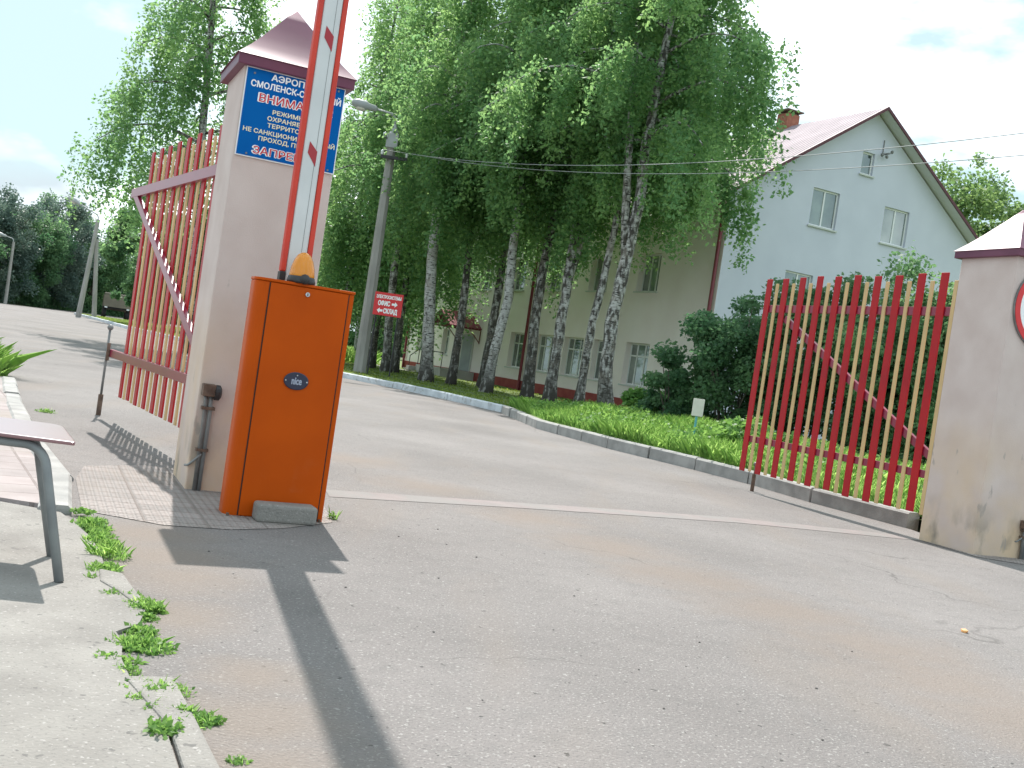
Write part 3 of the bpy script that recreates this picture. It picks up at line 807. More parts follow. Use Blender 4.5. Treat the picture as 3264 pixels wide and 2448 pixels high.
# ------------------------------------------------------------------ stool
AS = R(9.6)
t = thing('stool', 'maroon topped stool with bent grey tube legs on the concrete slab', 'stool', (-1.500, 3.832, 0.014), AS)
SZ = 0.487
def corner(p, a, c, r_, n=8):
    # round the corner at p between neighbours a and c
    p, a, c = Vector(p), Vector(a), Vector(c)
    u, w = (a - p).normalized(), (c - p).normalized()
    q0, q1 = p + u * r_, p + w * r_
    return [(q0 * (1 - k / n) ** 2 + p * 2 * (k / n) * (1 - k / n) + q1 * (k / n) ** 2)[:] for k in range(n + 1)]
CR = [(0.0, 0.0), (-0.165, 0.50), (-0.56, 0.50), (-0.70, 0.0)]
pts = []
for i in range(4):
    pts += corner(CR[i], CR[i - 1], CR[(i + 1) % 4], (0.015, 0.07, 0.07, 0.015)[i])
b = MB(); b.prism(pts, SZ - 0.014, SZ); b.build('seat', m_seat, t, bevel=0.004)
for (y_, xr, xl, fy, fr, fl_) in ((0.035, -0.10, -0.60, -0.060, 0.022, -0.722), (0.335, -0.205, -0.50, 0.325, -0.098, -0.60)):
    for xt, xf, sg in ((xr, fr, 1), (xl, fl_, -1)):
        zt = SZ - 0.032
        P_ = [((xr + xl) / 2, y_, zt), (xt - sg * 0.075, y_, zt)]
        for k in range(1, 8):
            a = R(90 - 76 * k / 7)
            P_.append((xt - sg * 0.075 + sg * 0.085 * math.cos(a), y_ + (fy - y_) * 0.12 * k / 7, zt - 0.09 + 0.09 * math.sin(a)))
        P_.append((xf, fy, 0.0))
        b = MB(); b.tube(P_, 0.0165, 12); b.build('leg', m_tubeg, t, smooth=True)
for x0, x1 in ((-0.14, -0.23), (-0.56, -0.47)):
    b = MB(); b.bar((x0, 0.035, SZ - 0.026), (x1, 0.335, SZ - 0.026), 0.02, 0.022); b.build('seat_rail', m_tubeg, t)

# ------------------------------------------------------------------ lamp posts, signs, cables
def cobra(t, top, tip_dir, reach, rise, sc=1.0):
    top = Vector(top); d = Vector(tip_dir).normalized()
    pts = [top, top + Vector((0, 0, 0.25 * sc)) + d * 0.02, top + Vector((0, 0, 0.38 * sc)) + d * 0.14 * sc]
    end = top + d * reach + Vector((0, 0, rise))
    pts.append(pts[-1].lerp(end, 0.5)); pts.append(end)
    b = MB(); b.tube(pts, 0.032 * sc, 8); b.build('arm', m_lampc, t, smooth=True)
    ax = (end - pts[-2]).normalized()
    b = MB(); b.tube([end - ax * 0.05, end + ax * 0.03, end + ax * 0.28 * sc, end + ax * 0.33 * sc, end + ax * 0.62 * sc, end + ax * 0.78 * sc, end + ax * 0.83 * sc], [0.04 * sc, 0.095 * sc, 0.115 * sc, 0.15 * sc, 0.16 * sc, 0.11 * sc, 0.03 * sc], 14); h = b.build('lamp_head', m_lampc, t, smooth=True)
    b = MB(); b.tube([end + ax * 0.30 * sc - Vector((0, 0, .085 * sc)), end + ax * 0.40 * sc - Vector((0, 0, .10 * sc)), end + ax * 0.60 * sc - Vector((0, 0, .10 * sc)), end + ax * 0.74 * sc - Vector((0, 0, .06 * sc))], [0.03 * sc, 0.105 * sc, 0.11 * sc, 0.03 * sc], 12); b.build('lens', m_lens, h, smooth=True)
t = thing('street_lamp', 'tall concrete lamp post with cables, beside the red direction sign', 'street lamp', (-4.455, 31.58, 0.12), 0)
t.scale = (0.882, 0.882, 0.882)
b = MB(); b.tube([(0, 0, -0.1), (0, 0, 7.75)], [0.225, 0.145], 8); b.build('pole', m_pole, t)
b = MB(); b.box((-0.19, -0.19, 7.45), (0.19, 0.19, 7.92)); b.tube([(0, 0, 7.921), (0, 0, 8.25)], [0.16, 0.045], 10); b.build('pole_collar', m_lampc, t, bevel=0.01)
cobra(t, (0.0, 0, 8.2), (-1, -0.15, 0), 0.68, 0.44, 1.0)
b = MB(); b.box((-0.30, -0.24, 7.07), (0.58, -0.16, 7.17)); b.build('crossarm', m_black, t)
for x, z in ((-0.26, 7.171), (0.55, 7.171), (-0.26, 7.75)):
    b = MB(); b.lathe([(0.02, 0), (0.05, 0.03), (0.035, 0.06), (0.055, 0.09), (0.05, 0.15), (0.01, 0.17)], 12, o=(x, -0.2, z)); b.build('insulator', m_ins, t, smooth=True)
b = MB(); b.box((-0.27, -0.23, 7.72), (-0.16, -0.17, 7.749)); b.build('bracket', m_black, t)
# cables to the house gable
HC0 = Vector((5.2, 29.8, 0)); HA = R(27)
hx = Vector((math.cos(HA), math.sin(HA), 0)); hy = Vector((-hx.y, hx.x, 0))
def house_pt(x, y, z): return HC0 + hx * x + hy * y + Vector((0, 0, z))
def cable(a, c, sag, label, rad=0.013, group=None, m=None):
    a, c = Vector(a), Vector(c); P_ = []
    for k in range(31):
        s_ = k / 30; p = a.lerp(c, s_); p.z -= sag * 4 * s_ * (1 - s_); P_.append(p)
    b = MB(); b.tube(P_, rad, 6)
    return tag(b.build('overhead_cable', m or m_wire, smooth=True), label, 'cable', group)
cable((-4.685, 31.4, 6.60), (8.0, 12.4, 5.22), 0.60, 'upper pale cable running from the concrete lamp post across the birches', 0.0065, 'cables over the lawn')
cable((-3.97, 31.4, 6.60), (8.2, 12.4, 4.92), 0.56, 'lower pale cable running from the concrete lamp post across the birches', 0.0065, 'cables over the lawn')

# red direction sign on two legs
t = thing('direction_sign', 'red direction sign with white arrows on two dark legs by the lamp post', 'sign', (-3.76, 30.4, 0.10), R(-6))
t.scale = (0.885, 0.885, 0.885)
b = MB(); b.box((-0.46, -0.02, 1.95), (0.46, 0.0, 2.68)); b.build('panel', m_sred, t)
for x in (-0.36, 0.36):
    b = MB(); b.tube([(x, 0.03, -0.1), (x, 0.03, 2.66)], 0.026, 8); b.build('leg', m_black, t)
lettering('ЭЛЕКТРОСИСТЕМЫ', m_twhite, t, 0.0, 2.49, 0.105, -0.0225, 0.80, 0.03)
lettering('ОФИС', m_twhite, t, -0.13, 2.265, 0.15, -0.0225, 0.38, 0.04)
lettering('СКЛАД', m_twhite, t, 0.10, 2.03, 0.15, -0.0225, 0.44, 0.04)
def arrow(x0, z, d):
    s_ = 1 if d > 0 else -1
    b = MB(); b.prism_xz([(x0 + s_ * p, z + q) for p, q in ((0, -.035), (0.10, -.035), (0.10, -.085), (0.19, 0), (0.10, .085), (0.10, .035), (0, .035))][::s_], -0.0235, -0.0215); b.build('arrow', m_twhite, t)
arrow(0.12, 2.335, 1); arrow(-0.15, 2.10, -1)

# far lamp posts
t = thing('street_lamp', 'far double legged lamp post at the end of the painted kerb', 'street lamp', (-26.7, 66.8, 0), 0)
b = MB(); b.tube([(-0.38, 0, -0.1), (0.02, 0, 6.1)], [0.17, 0.11], 8); b.build('pole', m_pole, t)
b = MB(); b.tube([(0.42, 0.5, -0.1), (0.06, 0.1, 4.9)], [0.15, 0.11], 8); b.build('strut', m_pole, t)
cobra(t, (0.02, 0, 6.0), (-1, -0.1, 0), 1.15, 0.85, 1.05)
t = thing('street_lamp', 'thin distant lamp post against the dark wood at the left edge', 'street lamp', (-36.2, 76.4, 0), 0)
b = MB(); b.tube([(0, 0, -0.1), (0, 0, 4.4)], [0.12, 0.09], 8); b.build('pole', m_pole, t)
cobra(t, (0.0, 0, 4.3), (-1, -0.1, 0), 0.55, 0.42, 0.9)

# notice board on turquoise stick
t = thing('notice_board', 'small blank notice board on a turquoise stick among the weeds', 'notice board', (2.77, 16.0, 0.2), R(4))
b = MB(); b.box((-0.085, -0.012, 0.44), (0.085, 0.0, 0.70)); b.build('board', m_board, t, bevel=0.003)
b = MB(); b.box((-0.014, 0.001, -0.15), (0.014, 0.022, 0.66)); b.build('stick', m_stick, t)

# truck behind the verge
t = thing('truck', 'khaki truck with raised cargo bed parked behind the bushy tree', 'truck', (-31.6, 85.0, 0), R(112))
b = MB(); b.box((-2.2, -0.95, 0.75), (1.2, 0.95, 0.86)); b.build('chassis', m_tyre, t)
b = MB()
b.box((-2.3, -1.0, 0.87), (1.15, 1.0, 0.95)); b.box((-2.3, -1.0, 0.951), (1.15, -0.95, 1.75)); b.box((-2.3, 0.95, 0.951), (1.15, 1.0, 1.75)); b.box((-2.3, -0.949, 0.951), (-2.25, 0.949, 1.75)); b.box((1.1, -0.949, 0.951), (1.15, 0.949, 1.75))
for x in (-1.6, -0.6, 0.4): b.box((x, -1.03, 0.88), (x + .08, -1.001, 1.74)); b.box((x, 1.001, 0.88), (x + .08, 1.03, 1.74))
b.build('cargo_bed', m_truck, t)
b = MB(); b.prism_xz([(1.3, 0.6), (2.9, 0.6), (2.9, 1.15), (2.35, 1.25), (2.05, 1.95), (1.3, 1.95)], -0.95, 0.95); cabt = b.build('cab', m_truck, t, bevel=0.05)
b = MB(); b.box((1.45, -0.957, 1.3), (2.0, -0.951, 1.8)); b.box((1.45, 0.951, 1.3), (2.0, 0.957, 1.8)); b.build('side_window', m_glass, cabt)
for x in (-1.5, 2.1):
    for y in (-0.85, 0.85):
        b = MB(); b.tube([(x, y - 0.13, 0.42), (x, y + 0.13, 0.42)], 0.42, 20); w_ = b.build('wheel', m_tyre, t)
        b = MB(); b.tube([(x, y - 0.135, 0.42), (x, y + 0.135, 0.42)], 0.2, 14); b.build('rim', m_truck, w_)
for y in (-0.8, 0.8):
    b = MB(); b.box((-2.35, y - .1, 0.76), (-2.301, y + .1, 0.86)); b.build('tail_light', m_ins, t)

# ------------------------------------------------------------------ house
H = thing('house', 'large cream and white rendered house with maroon roof behind the birches', 'house', HC0, HA)
GW, FL, EV, AP = 9.6, 22.55, 6.6, 9.86
FWIN = [(y, 0.90, 2.20, 1.30) for y in (3.5, 5.45, 7.4, 9.45, 11.5, 13.6)] + [(18.2, 1.0, 2.1, 0.75), (20.9, 1.05, 2.25, 1.1)]
FWIN += [(y, 3.78, 4.95, 1.15) for y in (3.5, 6.4, 9.4, 12.2, 15.0, 17.8, 20.6)]
GWIN = [(3.33, 6.20, 7.28, 1.0), (6.14, 6.20, 7.28, 1.02), (4.70, 8.02, 8.68, 0.47), (2.78, 3.75, 4.79, 1.02), (6.3, 3.75, 4.79, 1.02), (2.78, 0.95, 2.2, 1.2), (6.3, 0.95, 2.2, 1.2)]
def wall_holes(name, outline, holes, to3, m, depth, inward):
    bm = bmesh.new()
    edges = []
    def loop(pts):
        vs = [bm.verts.new(to3(p[0], p[1], 0)) for p in pts]
        for i in range(len(vs)):
            edges.append(bm.edges.new((vs[i], vs[(i + 1) % len(vs)])))
    loop(outline)
    for c, z0, z1, w in holes:
        loop([(c - w / 2, z0), (c + w / 2, z0), (c + w / 2, z1), (c - w / 2, z1)])
    bmesh.ops.triangle_fill(bm, use_beauty=True, use_dissolve=False, edges=edges)
    for c, z0, z1, w in holes:
        q = [(c - w / 2, z0), (c + w / 2, z0), (c + w / 2, z1), (c - w / 2, z1)]
        for i in range(4):
            a, d = q[i], q[(i + 1) % 4]
            f = bm.faces.new([bm.verts.new(to3(a[0], a[1], 0)), bm.verts.new(to3(d[0], d[1], 0)), bm.verts.new(to3(d[0], d[1], depth)), bm.verts.new(to3(a[0], a[1], depth))])
    bmesh.ops.recalc_face_normals(bm, faces=bm.faces[:])
    me = bpy.data.meshes.new(name); bm.to_mesh(me); bm.free(); me.materials.append(m)
    return link(name, me, H)
def f3(y, z, d): return (d, y, z)          # front wall, depth goes to +x
def g3(x, z, d): return (x, d, z)          # gable wall, depth goes to +y
wall_holes('front_wall', [(0.0, 0.46), (FL, 0.46), (FL, EV), (0.0, EV)], FWIN, f3, m_wallc, 0.26, 1)
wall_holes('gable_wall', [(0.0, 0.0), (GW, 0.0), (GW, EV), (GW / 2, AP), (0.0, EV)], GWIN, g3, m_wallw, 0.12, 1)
b = MB()
b.add([(GW, 0, -0.1), (GW, FL, -0.1), (GW, FL, EV), (GW, 0, EV)], [(0, 1, 2, 3)])
b.add([(0, FL, -0.1), (GW, FL, -0.1), (GW, FL, EV), (GW / 2, FL, AP), (0, FL, EV)], [(0, 1, 2, 3, 4)])
b.build('rear_walls', m_wallc, H)
b = MB(); b.box((-0.035, 0.0, -0.3), (-0.003, FL + 0.03, 0.46)); b.build('plinth', m_plinth, H)
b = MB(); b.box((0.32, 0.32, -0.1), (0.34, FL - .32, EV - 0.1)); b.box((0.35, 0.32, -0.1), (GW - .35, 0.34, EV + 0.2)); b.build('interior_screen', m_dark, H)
def window(plane, c, z0, z1, w, d, cols, transom, reveal=False):
    to = f3 if plane == 'f' else g3
    def bx(mb, u0, u1, v0, v1, d0, d1):
        p = to(u0, v0, d0); q = to(u1, v1, d1)
        mb.box(tuple(min(a, b_) for a, b_ in zip(p, q)), tuple(max(a, b_) for a, b_ in zip(p, q)))
    l, r_ = c - w / 2 + 0.004, c + w / 2 - 0.004
    z0 += 0.004; z1 -= 0.004
    m1 = MB(); k = 0.045
    bx(m1, l, l + k, z0, z1, d, d + 0.05); bx(m1, r_ - k, r_, z0, z1, d, d + 0.05)
    bx(m1, l + k, r_ - k, z0, z0 + k, d, d + 0.05); bx(m1, l + k, r_ - k, z1 - k, z1, d, d + 0.05)
    zt = z1 - (z1 - z0) * 0.30
    edges_ = [l + k + (r_ - l - 2 * k) * f for f in cols]
    for e_ in edges_:
        bx(m1, e_ - 0.025, e_ + 0.025, z0 + k, z1 - k, d + 0.002, d + 0.048)
    if transom:
        xs = [l + k] + edges_ + [r_ - k]
        for i in range(len(xs) - 1):
            bx(m1, xs[i] + (0.025 if i else 0), xs[i + 1] - (0.025 if i < len(xs) - 2 else 0), zt - 0.022, zt + 0.022, d + 0.004, d + 0.046)
    win = m1.build('window', m_frame, H)
    m2 = MB(); bx(m2, l + k, r_ - k, z0 + k, z1 - k, d + 0.022, d + 0.028); m2.build('pane', m_glass, win)
    m3 = MB(); bx(m3, c - w / 2 - 0.05, c + w / 2 + 0.05, z0 - 0.05, z0 - 0.008, -0.06, d - 0.002); m3.build('sill', m_reveal, win)
for c, z0, z1, w in FWIN:
    lo = z0 < 3
    window('f', c, z0, z1, w, 0.19, (0.36, 0.72) if lo else (0.33, 0.66), lo)
for c, z0, z1, w in GWIN:
    window('g', c, z0, z1, w, 0.07, (0.5,) if w > 0.6 else (), False)
# roof: two sheet-metal slopes with a tile relief, soffits and trim
m_roof = mat('roof_metal_tile', (0.30, 0.25, 0.28), (0.38, 0.315, 0.35), scale=1.5, rough=0.65, spec=0.12, coat=0.0)
tt = m_roof.node_tree
tcn = tt.nodes.new('ShaderNodeTexCoord')
w1 = tt.nodes.new('ShaderNodeTexWave'); w1.bands_direction = 'Y'; w1.inputs['Scale'].default_value = 1.55
w2 = tt.nodes.new('ShaderNodeTexWave'); w2.bands_direction = 'X'; w2.wave_profile = 'SAW'; w2.inputs['Scale'].default_value = 1.0
ad = tt.nodes.new('ShaderNodeMath'); ad.operation = 'ADD'
bp = tt.nodes.new('ShaderNodeBump'); bp.inputs['Strength'].default_value = 0.8; bp.inputs['Distance'].default_value = 0.05
tt.links.new(tcn.outputs['Object'], w1.inputs['Vector']); tt.links.new(tcn.outputs['Object'], w2.inputs['Vector'])
tt.links.new(w1.outputs['Fac'], ad.inputs[0]); tt.links.new(w2.outputs['Fac'], ad.inputs[1])
tt.links.new(ad.outputs[0], bp.inputs['Height']); tt.links.new(bp.outputs['Normal'], tt.nodes['Principled BSDF'].inputs['Normal'])
m_soff = mat('soffit_grey', (0.62, 0.62, 0.63), rough=0.8)
m_bframe = mat('roof_trim', (0.085, 0.014, 0.022), rough=0.5)
sl = (AP - EV) / (GW / 2)
GO, EO = 0.38, 0.38
b = MB(); s_ = MB(); tr_ = MB()
for sg in (-1, 1):
    def rx(x, off): return GW / 2 + sg * x
    xe = GW / 2 + EO
    zE = AP - sl * xe
    V = []
    for y in (-GO, FL + GO):
        for x, z in ((0, AP + 0.13), (xe, zE + 0.13), (xe, zE + 0.06), (0, AP + 0.06)):
            V.append((GW / 2 + sg * x, y, z))
    F = [(0, 1, 5, 4), (1, 2, 6, 5), (2, 3, 7, 6), (0, 3, 2, 1), (4, 5, 6, 7)]
    b.add(V, F)
    V = [(GW / 2, -GO + .02, AP + 0.055), (GW / 2 + sg * xe, -GO + .02, zE + 0.055), (GW / 2 + sg * xe, FL + GO - .02, zE + 0.055), (GW / 2, FL + GO - .02, AP + 0.055)]
    s_.add(V, [(0, 1, 2, 3)])
    # verge board
    tr_.add([(GW / 2 + sg * 0.0, -GO - 0.03, AP + 0.145), (GW / 2 + sg * xe, -GO - 0.03, zE + 0.15), (GW / 2 + sg * xe, -GO - 0.03, zE + 0.045), (GW / 2 + sg * 0.0, -GO - 0.03, AP + 0.045),
             (GW / 2 + sg * 0.0, -GO - 0.002, AP + 0.15), (GW / 2 + sg * xe, -GO - 0.002, zE + 0.15), (GW / 2 + sg * xe, -GO - 0.002, zE + 0.045), (GW / 2 + sg * 0.0, -GO - 0.002, AP + 0.045)],
            [(0, 1, 2, 3), (7, 6, 5, 4), (0, 4, 5, 1), (3, 2, 6, 7), (1, 5, 6, 2)])
roof = b.build('roof', m_roof, H)
s_.build('soffit', m_soff, roof); tr_.build('verge_board', m_bframe, roof)
b = MB(); b.box((4.55, 3.75, AP - 0.35), (5.05, 4.25, AP + 0.50)); ch = b.build('chimney', m_brick, roof)
b = MB(); b.box((4.46, 3.66, AP + 0.58), (5.14, 4.34, AP + 0.62))
for x in (4.57, 4.98):
    for y in (3.77, 4.18): b.box((x, y, AP + 0.501), (x + .05, y + .05, AP + 0.579))
b.build('chimney_cowl', m_rust, roof)
b = MB(); zE = AP - sl * (GW / 2 + EO)
b.tube([(-EO - 0.06, -GO + 0.05, zE + 0.06), (-EO - 0.06, FL + GO - 0.05, zE + 0.06)], 0.06, 10); b.build('gutter', m_pipe, H, smooth=True)
for y in (0.10, 10.72, FL - 0.10):
    b = MB(); b.tube([(-EO - 0.06, y, zE + 0.03), (-EO - 0.06, y, zE - 0.08), (-0.11, y, EV - 0.55), (-0.11, y, 0.05), (-0.2, y, -0.02)], 0.055, 10); b.build('downpipe', m_pipe, H, smooth=True)
# porch: gabled canopy, door, steps, railing
b = MB()
yc, zr, ze, out_ = 15.85, 2.80, 2.20, 1.40
for sg in (-1, 1):
    n_ = 9
    for k in range(n_):
        x0 = -0.005 - out_ * k / n_; x1 = -0.005 - out_ * (k + 0.86) / n_
        V = []
        for x in (x0, x1):
            for dy, z in ((0, zr), (1.12, ze), (1.12, ze - 0.03), (0, zr - 0.03)):
                V.append((x, yc + sg * dy, z))
        b.add(V, [(0, 1, 5, 4), (3, 2, 6, 7), (1, 2, 6, 5), (0, 3, 2, 1), (4, 5, 6, 7)])
    b.add([(-0.005, yc, zr - .012), (-out_, yc, zr - .012), (-out_, yc + sg * 1.1, ze - .012), (-0.005, yc + sg * 1.1, ze - .012)], [(0, 1, 2, 3)])
m_porch = mat('porch_red_metal', (0.20, 0.03, 0.045), (0.25, 0.045, 0.06), scale=2, rough=0.38, spec=0.6)
can = b.build('porch_canopy', m_porch, H)
b = MB()
b.bar((-out_ + .03, yc - 1.08, ze - 0.06), (-out_ + .03, yc + 1.08, ze - 0.06), 0.05, 0.06); b.bar((-out_ + .03, yc, ze - 0.03), (-out_ + .03, yc, zr - 0.07), 0.04, 0.04)
b.bar((-out_ + .03, yc - 0.5, ze - 0.03), (-out_ + .03, yc - 0.2, zr - 0.2), 0.03, 0.03); b.bar((-out_ + .03, yc + 0.5, ze - 0.03), (-out_ + .03, yc + 0.2, zr - 0.2), 0.03, 0.03)
for sg in (-1, 1):
    b.bar((-0.02, yc + sg * 1.05, ze - 0.05), (-out_, yc + sg * 1.05, ze - 0.05), 0.05, 0.05); b.bar((-0.03, yc + sg * 1.05, ze - 0.55), (-0.5, yc + sg * 1.05, ze - 0.08), 0.03, 0.03); b.bar((-0.02, yc + sg * 1.05, ze - .6), (-0.02, yc + sg * 1.05, ze - .08), .03, .03)
b.build('canopy_truss', m_pipe, can)
b = MB(); b.box((-0.055, 15.36, 0.45), (-0.012, 16.30, 1.88)); dr_ = b.build('door', m_door, H, bevel=0.004)
b = MB(); b.box((-0.075, 15.48, 1.12), (-0.057, 15.51, 1.24)); b.build('handle', m_silver, dr_)
b = MB(); b.box((-0.05, 15.30, 0.45), (-0.004, 15.355, 1.94)); b.box((-0.05, 16.305, 0.45), (-0.004, 16.36, 1.94)); b.box((-0.05, 15.355, 1.885), (-0.004, 16.305, 1.94)); b.build('door_frame', m_reveal, dr_)
b = MB(); b.box((-1.5, 14.8, -0.1), (-0.04, 17.4, 0.44))
for k in range(3): b.box((-1.8, 17.401 + 0.3 * k, -0.1), (-0.04, 17.70 + 0.3 * k, 0.34 - 0.11 * k))
b.build('steps', m_path, H)
b = MB()
for y in np.linspace(16.0, 17.35, 6): b.tube([(-1.45, y, 0.44), (-1.45, y, 1.05)], 0.016, 6)
b.tube([(-1.45, 14.9, 1.06), (-1.45, 17.4, 1.06), (-1.45, 18.3, 0.75)], 0.02, 6); b.tube([(-1.45, 18.3, 0.75), (-1.45, 18.3, 0.1)], 0.016, 6); b.tube([(-1.45, 14.9, 1.06), (-1.45, 14.9, 0.44)], 0.016, 6)
b.build('railing', m_black, H)
# cable bracket on the gable
b = MB(); b.bar((5.2, 0.0, 8.72), (5.2, -0.30, 8.72), 0.03, 0.03); b.bar((5.02, -0.16, 8.70), (5.45, -0.16, 8.80), 0.03, 0.03); b.bar((5.2, -0.02, 8.70), (5.2, -0.02, 9.15), 0.02, 0.02)
for x, z in ((5.05, 8.62), (5.24, 8.60), (5.42, 8.78)): b.lathe([(0.02, 0), (0.045, 0.03), (0.045, 0.08), (0.01, 0.1)], 10, o=(x, -0.16, z))
b.build('cable_bracket', m_grey, H)

# ------------------------------------------------------------------ vegetation
def leaf_faces(rng, P, size, droop=0.6, wid=0.62):
    """diamond leaves at points P (n,3)"""
    n = len(P)
    ax = rng.normal(size=(n, 3)); ax[:, 2] = ax[:, 2] * 0.6 - droop
    ax /= np.linalg.norm(ax, axis=1)[:, None]
    w = np.cross(ax, rng.normal(size=(n, 3))); w /= (np.linalg.norm(w, axis=1)[:, None] + 1e-6)
    s_ = (size * rng.uniform(0.65, 1.35, n))[:, None]
    nrm = np.cross(ax, w)
    V = np.stack([P, P + ax * s_ * 0.5 + w * s_ * wid * 0.5 + nrm * s_ * 0.06, P + ax * s_, P + ax * s_ * 0.5 - w * s_ * wid * 0.5 + nrm * s_ * 0.06], 1)
    return V
def birch(label, base, nodes, Ht, r0, Rc, zb, seed, nleaf, mb_, lean=(0, 0), low=0.0, size=0.17, fork=None, group='birches in front of the house', name='birch_tree', lmat=None, dense=1.0, hang=(0.6, 1.9)):
    rng = np.random.default_rng(seed)
    bx, by = base
    t = thing(name, label, 'tree', (bx, by, 0), 0, group)
    P = [Vector((bx * 0, 0, -0.1))] + [Vector((x - bx, y - by, z)) for x, y, z in nodes]
    last = P[-1]
    nst = 7
    for k in range(1, nst + 1):
        s_ = k / nst
        P.append(last + Vector((lean[0] * s_ + 0.10 * math.sin(seed + 3 * s_), lean[1] * s_ + 0.12 * math.cos(seed * 2 + 4 * s_), (Ht - last.z) * s_)))
    # resample the trunk
    Q = [P[0]]
    for i in range(len(P) - 1):
        n_ = max(1, int((P[i + 1] - P[i]).length / 0.35))
        for k in range(1, n_ + 1):
            Q.append(P[i].lerp(P[i + 1], k / n_))
    rad = []
    for q in Q:
        f = max(0.0, 1 - q.z / Ht)
        rr = r0 * (0.12 + 0.88 * f ** 0.85)
        if q.z < 0.8: rr *= 1 + 0.45 * (0.8 - q.z) / 0.8
        rad.append(max(0.012, rr * (1 + rng.uniform(-0.06, 0.06))))
    tb = MB(); tb.tube([q + Vector((rng.uniform(-.3, .3) * r0 * .25, rng.uniform(-.3, .3) * r0 * .25, 0)) for q in Q], rad, 10)
    if fork:
        for (z0, dx, dy) in fork:
            i0 = min(range(len(Q)), key=lambda i: abs(Q[i].z - z0))
            q0 = Q[i0]; pts = [q0 + Vector((dx * s_, dy * s_, s_ * (Ht - z0) * 0.8)) * 1.0 + Vector((dx * 0.5 * math.sqrt(s_), 0, 0)) for s_ in np.linspace(0, 1, 9)]
            tb.tube(pts, [rad[i0] * 0.72 * (1 - 0.9 * s_) + 0.012 for s_ in np.linspace(0, 1, 9)], 8)
    def trunk_at(z):
        for i in range(len(Q) - 1):
            if Q[i + 1].z >= z:
                f = (z - Q[i].z) / max(1e-4, Q[i + 1].z - Q[i].z)
                return Q[i].lerp(Q[i + 1], f)
        return Q[-1]
    strands = []
    nb = int(34 * dense)
    for k in range(nb):
        f = (k + rng.uniform(0, 0.9)) / nb
        z = zb + (Ht - zb) * f * 0.97
        prof = (0.55 + 0.75 * math.sin(min(1.0, f * 1.35 + 0.22) * math.pi)) * 0.8 * (1 - 0.55 * f * f)
        Lb = Rc * max(0.25, prof) * rng.uniform(0.75, 1.15)
        az = k * 2.399 + rng.uniform(-0.4, 0.4)
        d = Vector((math.cos(az), math.sin(az), 0))
        o = trunk_at(z)
        rise = rng.uniform(0.25, 0.6)
        pts = []
        for s_ in np.linspace(0, 1, 8):
            pts.append(o + d * Lb * s_ + Vector((0, 0, Lb * (rise * s_ - 0.62 * rise * s_ ** 2 - 0.30 * s_ ** 3))) + Vector((rng.normal(0, 0.04), rng.normal(0, 0.04), 0)) * s_)
        tb.tube(pts, [0.045 * (1 - f * .6) * (1 - 0.85 * s_) + 0.006 for s_ in np.linspace(0, 1, 8)], 5, caps=False)
        ns = int(7 + 5 * Lb)
        for j in range(ns):
            s_ = 0.18 + 0.85 * rng.random() ** 0.8
            i = min(6, int(s_ * 7)); q = pts[i].lerp(pts[i + 1], min(1, s_ * 7 - i))
            q = q + Vector((rng.normal(0, 0.28), rng.normal(0, 0.28), rng.normal(0.0, 0.14)))
            hl_ = rng.uniform(*hang) * (1.1 - 0.4 * f) + (low if f < 0.25 else 0)
            sw = Vector((d.x * 0.25 + rng.normal(0, .12), d.y * 0.25 + rng.normal(0, .12), 0))
            strands.append((q, sw, hl_, rng.random() * 0.55 + 0.2 * f))
    tr = tb.build('trunk', mb_, t, smooth=True)
    ns = len(strands)
    Q0 = np.array([s_[0][:] for s_ in strands]); SW_ = np.array([s_[1][:] for s_ in strands]); HL = np.array([s_[2] for s_ in strands]); TI = np.array([s_[3] for s_ in strands])
    nleaf = int(nleaf * 1.8)
    size *= 0.70
    pr = HL / HL.sum()
    idx = rng.choice(ns, nleaf, p=pr)
    u = rng.random(nleaf)
    jit = rng.normal(size=(nleaf, 3)) * np.array([0.11, 0.11, 0.06])
    PP = Q0[idx] + SW_[idx] * u[:, None] + jit
    PP[:, 2] -= HL[idx] * u ** 1.1
    V = leaf_faces(rng, PP, size)
    tint = np.clip(TI[idx] + rng.normal(0, 0.16, nleaf), 0, 1)
    quads('crown', V, lmat or m_lf_birch, t, tint)
    return t
birch('thick mottled birch nearest the house corner, right of the others', (2.37, 26.0), [(2.2, 26, 0.9), (2.14, 26, 2.29), (2.23, 26, 3.34), (2.33, 26, 4.7), (2.39, 26, 5.26)], 15.5, 0.185, 3.45, 6.2, 11, 36000, m_birch_m, (0.3, 0.2), size=0.15, fork=[(3.9, -0.55, 0.2)])
birch('slim leaning birch left of the thick mottled one', (1.76, 28.0), [(1.82, 28, 2.4), (1.93, 28, 3.32), (2.0, 28, 4.4)], 14.5, 0.125, 2.8, 6.4, 12, 20000, m_birch_m, (0.9, 0.5))
birch('pale birch that forks into two stems, third from the house corner', (1.04, 29.0), [(1.05, 29, 2.33), (1.08, 29, 2.98), (1.07, 29, 4.69)], 15.5, 0.16, 3.0, 6.2, 13, 24000, m_birch_m, (0.1, 0.3), fork=[(3.6, 0.75, 0.2)])
birch('dark trunked birch just right of the white leaning one', (0.48, 30.5), [(0.37, 30.5, 2.72), (0.39, 30.5, 4.02)], 15.0, 0.165, 2.7, 5.6, 14, 20000, m_birch_d, (0.3, 0.6), low=0.3)
birch('white bent birch leaning right, second tree right of the porch', (-0.71, 30.0), [(-0.60, 30, 1.4), (-0.45, 30, 2.81), (-0.52, 30, 4.04)], 15.0, 0.155, 2.7, 5.7, 15, 22000, m_birch_w, (-0.2, 0.3), low=0.3)
birch('dark birch directly behind the white bent one', (-0.92, 34.0), [(-0.84, 34, 3.48)], 14.0, 0.16, 2.6, 5.2, 16, 16000, m_birch_d, (0.2, 0.4), low=0.5)
